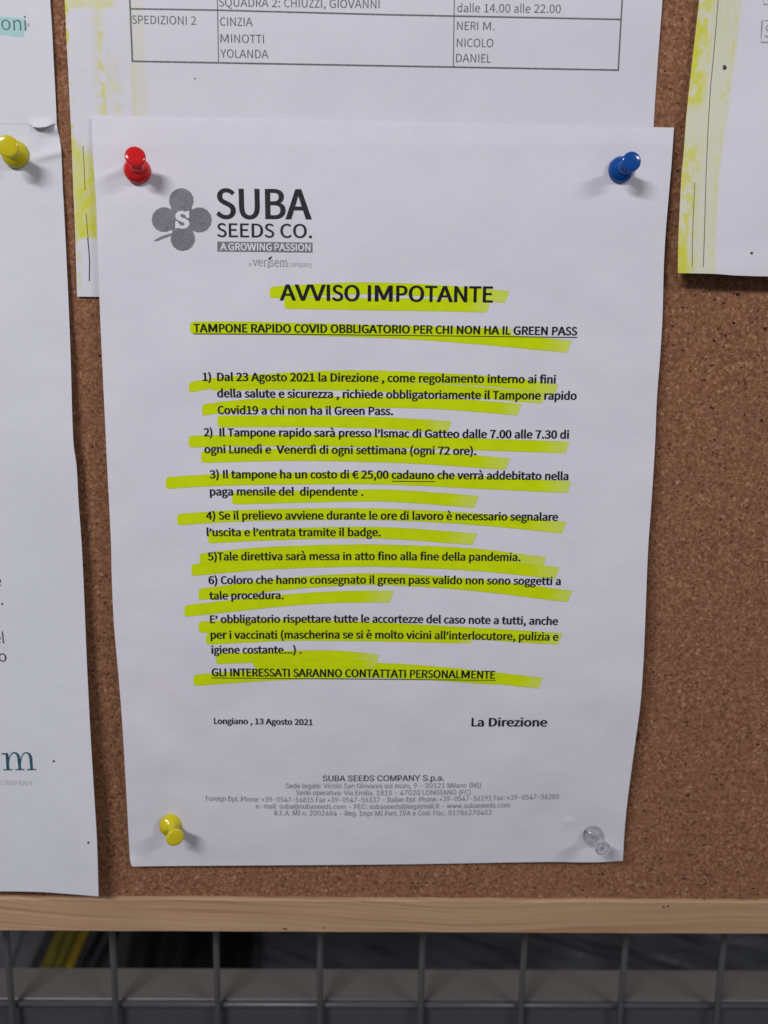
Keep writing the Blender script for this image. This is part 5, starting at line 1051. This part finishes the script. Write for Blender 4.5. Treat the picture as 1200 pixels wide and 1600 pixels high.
# letter m, stems slightly leaning with the sheet
addp([(25,322),(150,318),(162,385),(176,620),(240,622),(240,642),(58,645),(58,625),(120,620),(104,350),(25,345)])
vsM, fsM = [], []
def addfill(pl):
    global vsM, fsM
    v, f = fill(pl); b = len(vsM); vsM += v; fsM += [tuple(i+b for i in q) for q in f]
addfill(mp)
for (x0, y0, x1, top, leg0, leg1) in ((160, 440, 350, 300, 345, 402), (385, 440, 575, 296, 568, 624)):
    pts_o = []; n = 14
    for k_ in range(n+1):
        t = k_/n; a = math.pi*(1-t)
        pts_o.append((x0+(x1+30-x0)*(.5+.5*math.cos(a)), (y0-20)-(y0-20-top)*math.sin(a)**.75 if t < .55 else top+(470-top)*((t-.55)/.45)**2.2))
    # outer edge: hairline up, over and down to the leg's right side
    outer = [(x0, 440), (x0+12, 390), (x0+35, 340), (x0+65, 312), (x0+105, 300), (x0+145, 306), (x0+182, 330), (x0+208, 370), (leg1-14 if False else x0+222, 430), (leg1-6, 615), (leg1+58, 620), (leg1+58, 640), (leg0-62, 642), (leg0-62, 622), (leg0, 616)]
    inner = [(x0+166, 430), (x0+156, 375), (x0+135, 340), (x0+105, 326), (x0+75, 334), (x0+45, 362), (x0+25, 405), (x0+14, 470), (x0+10, 520), (x0, 520)]
    addfill([[c for p in outer+inner for c in brow(*p)]])
o = mesh('teal_letter', [P(v.x, v.y, h_lowleft(v.x, v.y)+.00008) for v in vsM], fsM, M_teal_text, lowleft)
o['label'] = 'large teal serif letter m'
if sum(p.normal.y*p.area for p in o.data.polygons) > 0: o.data.flip_normals()
text('COMPANY', [(-6, 1226.6), (51.6, 1227.4)], 10.2, h_lowleft, M_paler_text, lowleft, bold=-6, font='I', widths=None, eps=.00008)
hole(84, 1189.4, h_lowleft, lowleft, 1.9, 1.7); hole(138, 1316.8, h_lowleft, lowleft, 1.6, 2.0)
# faint pink rub mark on the notice
M_pink = print_material('faint_pink_rub', (.70, .645, .72, 1), wear=.5)
flat('pink_rub_mark', [(238, 1066), (250, 1068), (262, 1072), (268, 1067), (270, 1074), (272, 1080), (262, 1082), (254, 1077), (244, 1073)], h_front, M_pink, front, .00003, 3)

# ------------------------------------------------------------------ push pins
def lathe_pts(profile, n=36):
    vs, fs = [], []
    for (r, z) in profile:
        for i in range(n):
            a = 2*math.pi*i/n; vs.append(Vector((r*math.cos(a), r*math.sin(a), z)))
    for j in range(len(profile)-1):
        for i in range(n): fs.append((j*n+i, j*n+(i+1) % n, (j+1)*n+(i+1) % n, (j+1)*n+i))
    fs.append(tuple(range(n-1, -1, -1))); fs.append(tuple((len(profile)-1)*n+i for i in range(n)))
    return vs, fs
def pin(base, head, hf, mat, label, hh=.0112, size=1.0, headr=3.55):
    b = P(base[0], base[1], hf(*base)); t = P(head[0], head[1], hf(*base)+hh)
    ax = (t-b).normalized(); q = Vector((0, 0, 1)).rotation_difference(ax); s = .001*size; L = (t-b).length/s
    # flange, waist, flared head with a domed top (millimetres)
    pr = [(2.2, .02), (4.3, .05), (4.75, .25), (4.85, .6), (4.80, 1.05), (4.62, 1.55), (4.3, 2.1), (3.85, 2.6), (3.3, 3.05), (2.75, 3.42), (2.35, 3.85), (2.1, 4.4), (1.96, 5.2), (1.92, 6.2),
          (1.98, L-3.6), (2.2, L-2.7), (2.7, L-2.0), (3.2, L-1.5), (headr-.08, L-1.05), (headr, L-.7), (headr-.03, L-.42), (headr-.22, L-.2), (headr-.65, L-.05), (2.1, L+.06), (1.1, L+.12), (.3, L+.14)]
    root = tag(empty('push_pin', b), label, 'push pin', 'push pins in the papers'); root.rotation_mode = 'QUATERNION'; root.rotation_quaternion = q
    vs, fs = lathe_pts([(r*s, z*s) for r, z in pr]); me = bpy.data.meshes.new('plastic_grip'); me.from_pydata([tuple(v) for v in vs], [], fs); me.update()
    g = link('plastic_grip', me, mat, root, True)
    vs, fs = lathe_pts([(.0001, -.0085), (.0005, -.0072), (.0005, (.0032 if mat is M_clear else .00005))], 10)
    me = bpy.data.meshes.new('needle'); me.from_pydata([tuple(v) for v in vs], [], fs); me.update()
    link('needle', me, M_steel, root, True)
    return root
pin((215.0, 267.5), (211.2, 243.6), h_front, M_red, 'red plastic push pin at the upper left corner of the notice')
pin((969.3, 266.0), (987.4, 252.0), h_front, M_blue, 'blue plastic push pin at the upper right corner of the notice', size=.97, headr=3.5)
pin((24.5, 241.5), (11.5, 228.0), h_lowleft, M_yellow, 'yellow plastic push pin cut by the left edge, in the lower left sheet', headr=3.7)
pin((267.0, 1287.0), (273.8, 1309.5), h_front, M_yellow, 'yellow plastic push pin at the lower left corner of the notice')
pin((925.8, 1305.0), (942.5, 1327.5), h_front, M_clear, 'clear colourless push pin at the lower right corner of the notice', size=.93, headr=3.3)

# ------------------------------------------------------------------ wire grille and beam behind the board
YW = .0360; RW = .00155
def tube(name, a, b, r, m, parent, n=14, seg=1):
    a, b = Vector(a), Vector(b); d = (b-a).normalized(); q = Vector((0, 0, 1)).rotation_difference(d); vs, fs = [], []
    for j in range(seg+1):
        c = a+(b-a)*j/seg
        for i in range(n):
            t = 2*math.pi*i/n; vs.append(c+q@Vector((r*math.cos(t), r*math.sin(t), 0)))
    for j in range(seg):
        for i in range(n): fs.append((j*n+i, j*n+(i+1) % n, (j+1)*n+(i+1) % n, (j+1)*n+i))
    fs.append(tuple(range(n-1, -1, -1))); fs.append(tuple(seg*n+i for i in range(n)))
    o = mesh(name, vs, fs, m, None, True)
    for p in o.data.polygons:
        if len(p.vertices) > 4: p.use_smooth = False
    if parent: o.parent = parent; o.matrix_parent_inverse = Matrix.Translation(-parent.location)
    return o
def PB(px, py, y): return P(px, py, -y)
beam_z = (PB(600, 1560.5, .0415).z)
grille = tag(empty('wire_grille', (0, YW, beam_z)), 'grey welded wire grille of upright wires behind the foot of the pin board', 'wire mesh')
wx = [PB(x, 1535, YW).x for x in (15.6, 179.0, 339.3, 500.0, 658.6, 816.2, 972.6, 1124.8)]
dx = (wx[-1]-wx[0])/7
for x in [wx[0]-2*dx, wx[0]-dx]+wx+[wx[-1]+dx, wx[-1]+2*dx]:
    tube('upright_wire', (x, YW, beam_z-.11), (x, YW, beam_z+.52), RW, M_wire, grille)
hz = beam_z-.0012
tube('cross_wire', (wx[0]-2.4*dx, YW+2*RW-.0002, hz), (wx[-1]+2.4*dx, YW+2*RW-.0002, hz), RW*.9, M_cross, grille)
beam = box('steel_beam', -.6, .62, YW+3*RW+.0002, YW+3*RW+.0212, beam_z-.062, beam_z, M_beam, None, .0012, 3)
tag(beam, 'dusty grey painted steel box beam running level behind the wire grille', 'beam')

# ------------------------------------------------------------------ dim clutter beyond the beam
YB = .30
def leaning(name, x_top, x_bot, y, th, m, label, cat, group=None, ext=70):
    """a board leaning sideways; x_top / x_bot: its two edges (px) at rows 1458 and 1515"""
    def e(k_, row): return x_top[k_]+(x_bot[k_]-x_top[k_])*(row-1458)/57
    r0, r1 = 1458-ext, 1515+ext
    q = [PB(e(0, r0), r0, y), PB(e(1, r0), r0, y), PB(e(1, r1), r1, y), PB(e(0, r1), r1, y)]
    vs = q+[p+Vector((0, th, 0)) for p in q]
    fs = [(0, 3, 2, 1), (4, 5, 6, 7), (0, 1, 5, 4), (1, 2, 6, 5), (2, 3, 7, 6), (3, 0, 4, 7)]
    o = mesh(name, vs, fs, m, None); tag(o, label, cat, group); return o
M_gboard = rough_material('grey_board', (.075, .075, .082, 1), (.12, .12, .13, 1), 40., .7)
M_dark = rough_material('black_rubber', (.006, .006, .007, 1), (.012, .012, .013, 1), 60., .6)
M_yboard = rough_material('worn_yellow_paint', (.10, .088, .010, 1), (.16, .138, .014, 1), 90., .6)
M_oboard = rough_material('amber_paint', (.21, .135, .008, 1), (.29, .18, .010, 1), 90., .5)
M_fold = rough_material('dark_grey_sacking', (.028, .031, .035, 1), (.055, .06, .066, 1), 30., .8, (1, 1, .3))
leaning('grey_board', (-60, 34), (-84, 16), YB-.002, .002, M_gboard, 'leftmost dark grey board leaning behind the beam, at the bottom left corner', 'board')
leaning('grey_board', (36, 70), (18, 44), YB, .002, M_gboard, 'narrow dark grey board leaning between the corner and the yellow panel', 'board')
ye = leaning('yellow_panel', (87, 137), (61, 112), YB-.004, .002, M_yboard, 'yellow panel with an amber edge leaning behind the beam at lower left', 'panel')
def strip(name, x0, x1, m, y, parent):
    def e(v, row): return v[0]+(v[1]-v[0])*(row-1458)/57
    q = [PB(e(x0, 1388), 1388, y), PB(e(x1, 1388), 1388, y), PB(e(x1, 1585), 1585, y), PB(e(x0, 1585), 1585, y)]
    vs = q+[p+Vector((0, .0016, 0)) for p in q]
    return mesh(name, vs, [(0, 3, 2, 1), (4, 5, 6, 7), (0, 1, 5, 4), (1, 2, 6, 5), (2, 3, 7, 6), (3, 0, 4, 7)], m, parent)
strip('amber_edge', (127, 101), (137.5, 112.5), M_oboard, YB-.0058, ye)
for a in (0, 17): strip('black_stripe', (100+a, 79+a*.9), (100.9+a, 80+a*.9), M_dark, YB-.0056, ye)
# hanging dark sacks: each a folded sheet
def sack(label, x_top, x_bot, y, amp, folds, m, seed, slant):
    NX, NZ = 60, 30; vs, fs = [], []
    for j in range(NZ+1):
        row = 1380+220*j/NZ; t = (row-1458)/57
        for i in range(NX+1):
            u = i/NX; px = x_top[0]+(x_bot[0]-x_top[0])*t+u*((x_top[1]-x_top[0])+((x_bot[1]-x_bot[0])-(x_top[1]-x_top[0]))*t)
            d = amp*(math.sin(u*folds*math.pi*2+seed+.3*math.sin(t*1.5))+.5*noise.noise(Vector((u*6, t*.8, seed))))
            d -= amp*2*math.sin(math.pi*u)
            vs.append(PB(px, row, y+d))
    for j in range(NZ):
        for i in range(NX): a = j*(NX+1)+i; fs.append((a, a+NX+1, a+NX+2, a+1))
    o = mesh('dark_sack', vs, fs, m, None, True); sm = o.modifiers.new('thickness', 'SOLIDIFY'); sm.thickness = .0012
    return tag(o, label, 'sack', 'dark sacks behind the beam')
sack('dark grey sack hanging just right of the yellow panel', (134, 186), (109, 156), YB+.01, .006, 2.2, M_fold, 1., 0)
sack('black sack, wide and folded, behind the third upright wire', (205, 400), (196, 396), YB+.05, .010, 3.3, rough_material('black_sacking', (.007, .007, .008, 1), (.022, .022, .024, 1), 30., .8, (1, 1, .3)), 2.2, 0)
# pallet load in black stretch film, wrinkled
k = NT('black_stretch_film'); tc = k.n('ShaderNodeTexCoord')
mpn = k.n('ShaderNodeMapping', {'Vector': (tc, 'Object'), 'Rotation': (0, math.radians(17), 0), 'Scale': (7, 30, 75)})
n1 = k.n('ShaderNodeTexNoise', {'Vector': (mpn, 0), 'Scale': 1.0, 'Detail': 5.0, 'Roughness': .6, 'Distortion': .6})
n2 = k.n('ShaderNodeTexNoise', {'Vector': (tc, 'Object'), 'Scale': 22.0, 'Detail': 3.0})
cc = k.ramp((n2, 0), [(.3, (.030, .032, .034)), (.7, (.075, .080, .088))])
bb = k.n('ShaderNodeBump', {'Strength': .45, 'Distance': .003, 'Height': (n1, 0)})
M_film = k.done(k.n('ShaderNodeBsdfPrincipled', {'Base Color': (cc, 0), 'Roughness': .30, 'Specular IOR Level': .5, 'Normal': (bb, 0)}))
NX, NZ = 220, 70; vs, fs = [], []
for j in range(NZ+1):
    for i in range(NX+1):
        px = 396+950*i/NX; row = 1380+220*j/NZ
        p = PB(px, row, YB+.02)
        q = Vector((p.x*14+p.z*6, p.z*90+p.x*26, 0))
        y = p.y+.0025*noise.noise(q)+.0014*noise.noise(q*2.3)-.02*sstep(396, 420, px)+(p.z+.5)*.22
        vs.append(Vector((p.x, y, p.z)))
for j in range(NZ):
    for i in range(NX): a = j*(NX+1)+i; fs.append((a, a+NX+1, a+NX+2, a+1))
nb = len(vs)
for (i, j) in ((0, 0), (NX, 0), (NX, NZ), (0, NZ)): vs.append(vs[j*(NX+1)+i]+Vector((0, .3, 0)))
fs += [(nb, nb+1, nb+2, nb+3), tuple([nb+1, nb]+list(range(0, NX+1))), tuple([nb, nb+3]+[j*(NX+1) for j in range(NZ, -1, -1)]),
       tuple([nb+2, nb+1]+[j*(NX+1)+NX for j in range(NZ+1)]), tuple([nb+3, nb+2]+[NZ*(NX+1)+i for i in range(NX, -1, -1)])]
film = mesh('wrapped_pallet_load', vs, fs, M_film, None, True)
tag(film, 'goods wrapped in crinkled black stretch film beyond the beam at lower right', 'wrapped goods')
fl = mesh('floor', [(-3, -1, -1.3), (3, -1, -1.3), (3, 3, -1.3), (-3, 3, -1.3)], [(0, 1, 2, 3)], rough_material('dark_concrete_floor', (.02, .02, .021, 1), (.035, .034, .034, 1), 8., .8)); fl['kind'] = 'structure'
bpy.context.view_layer.update()
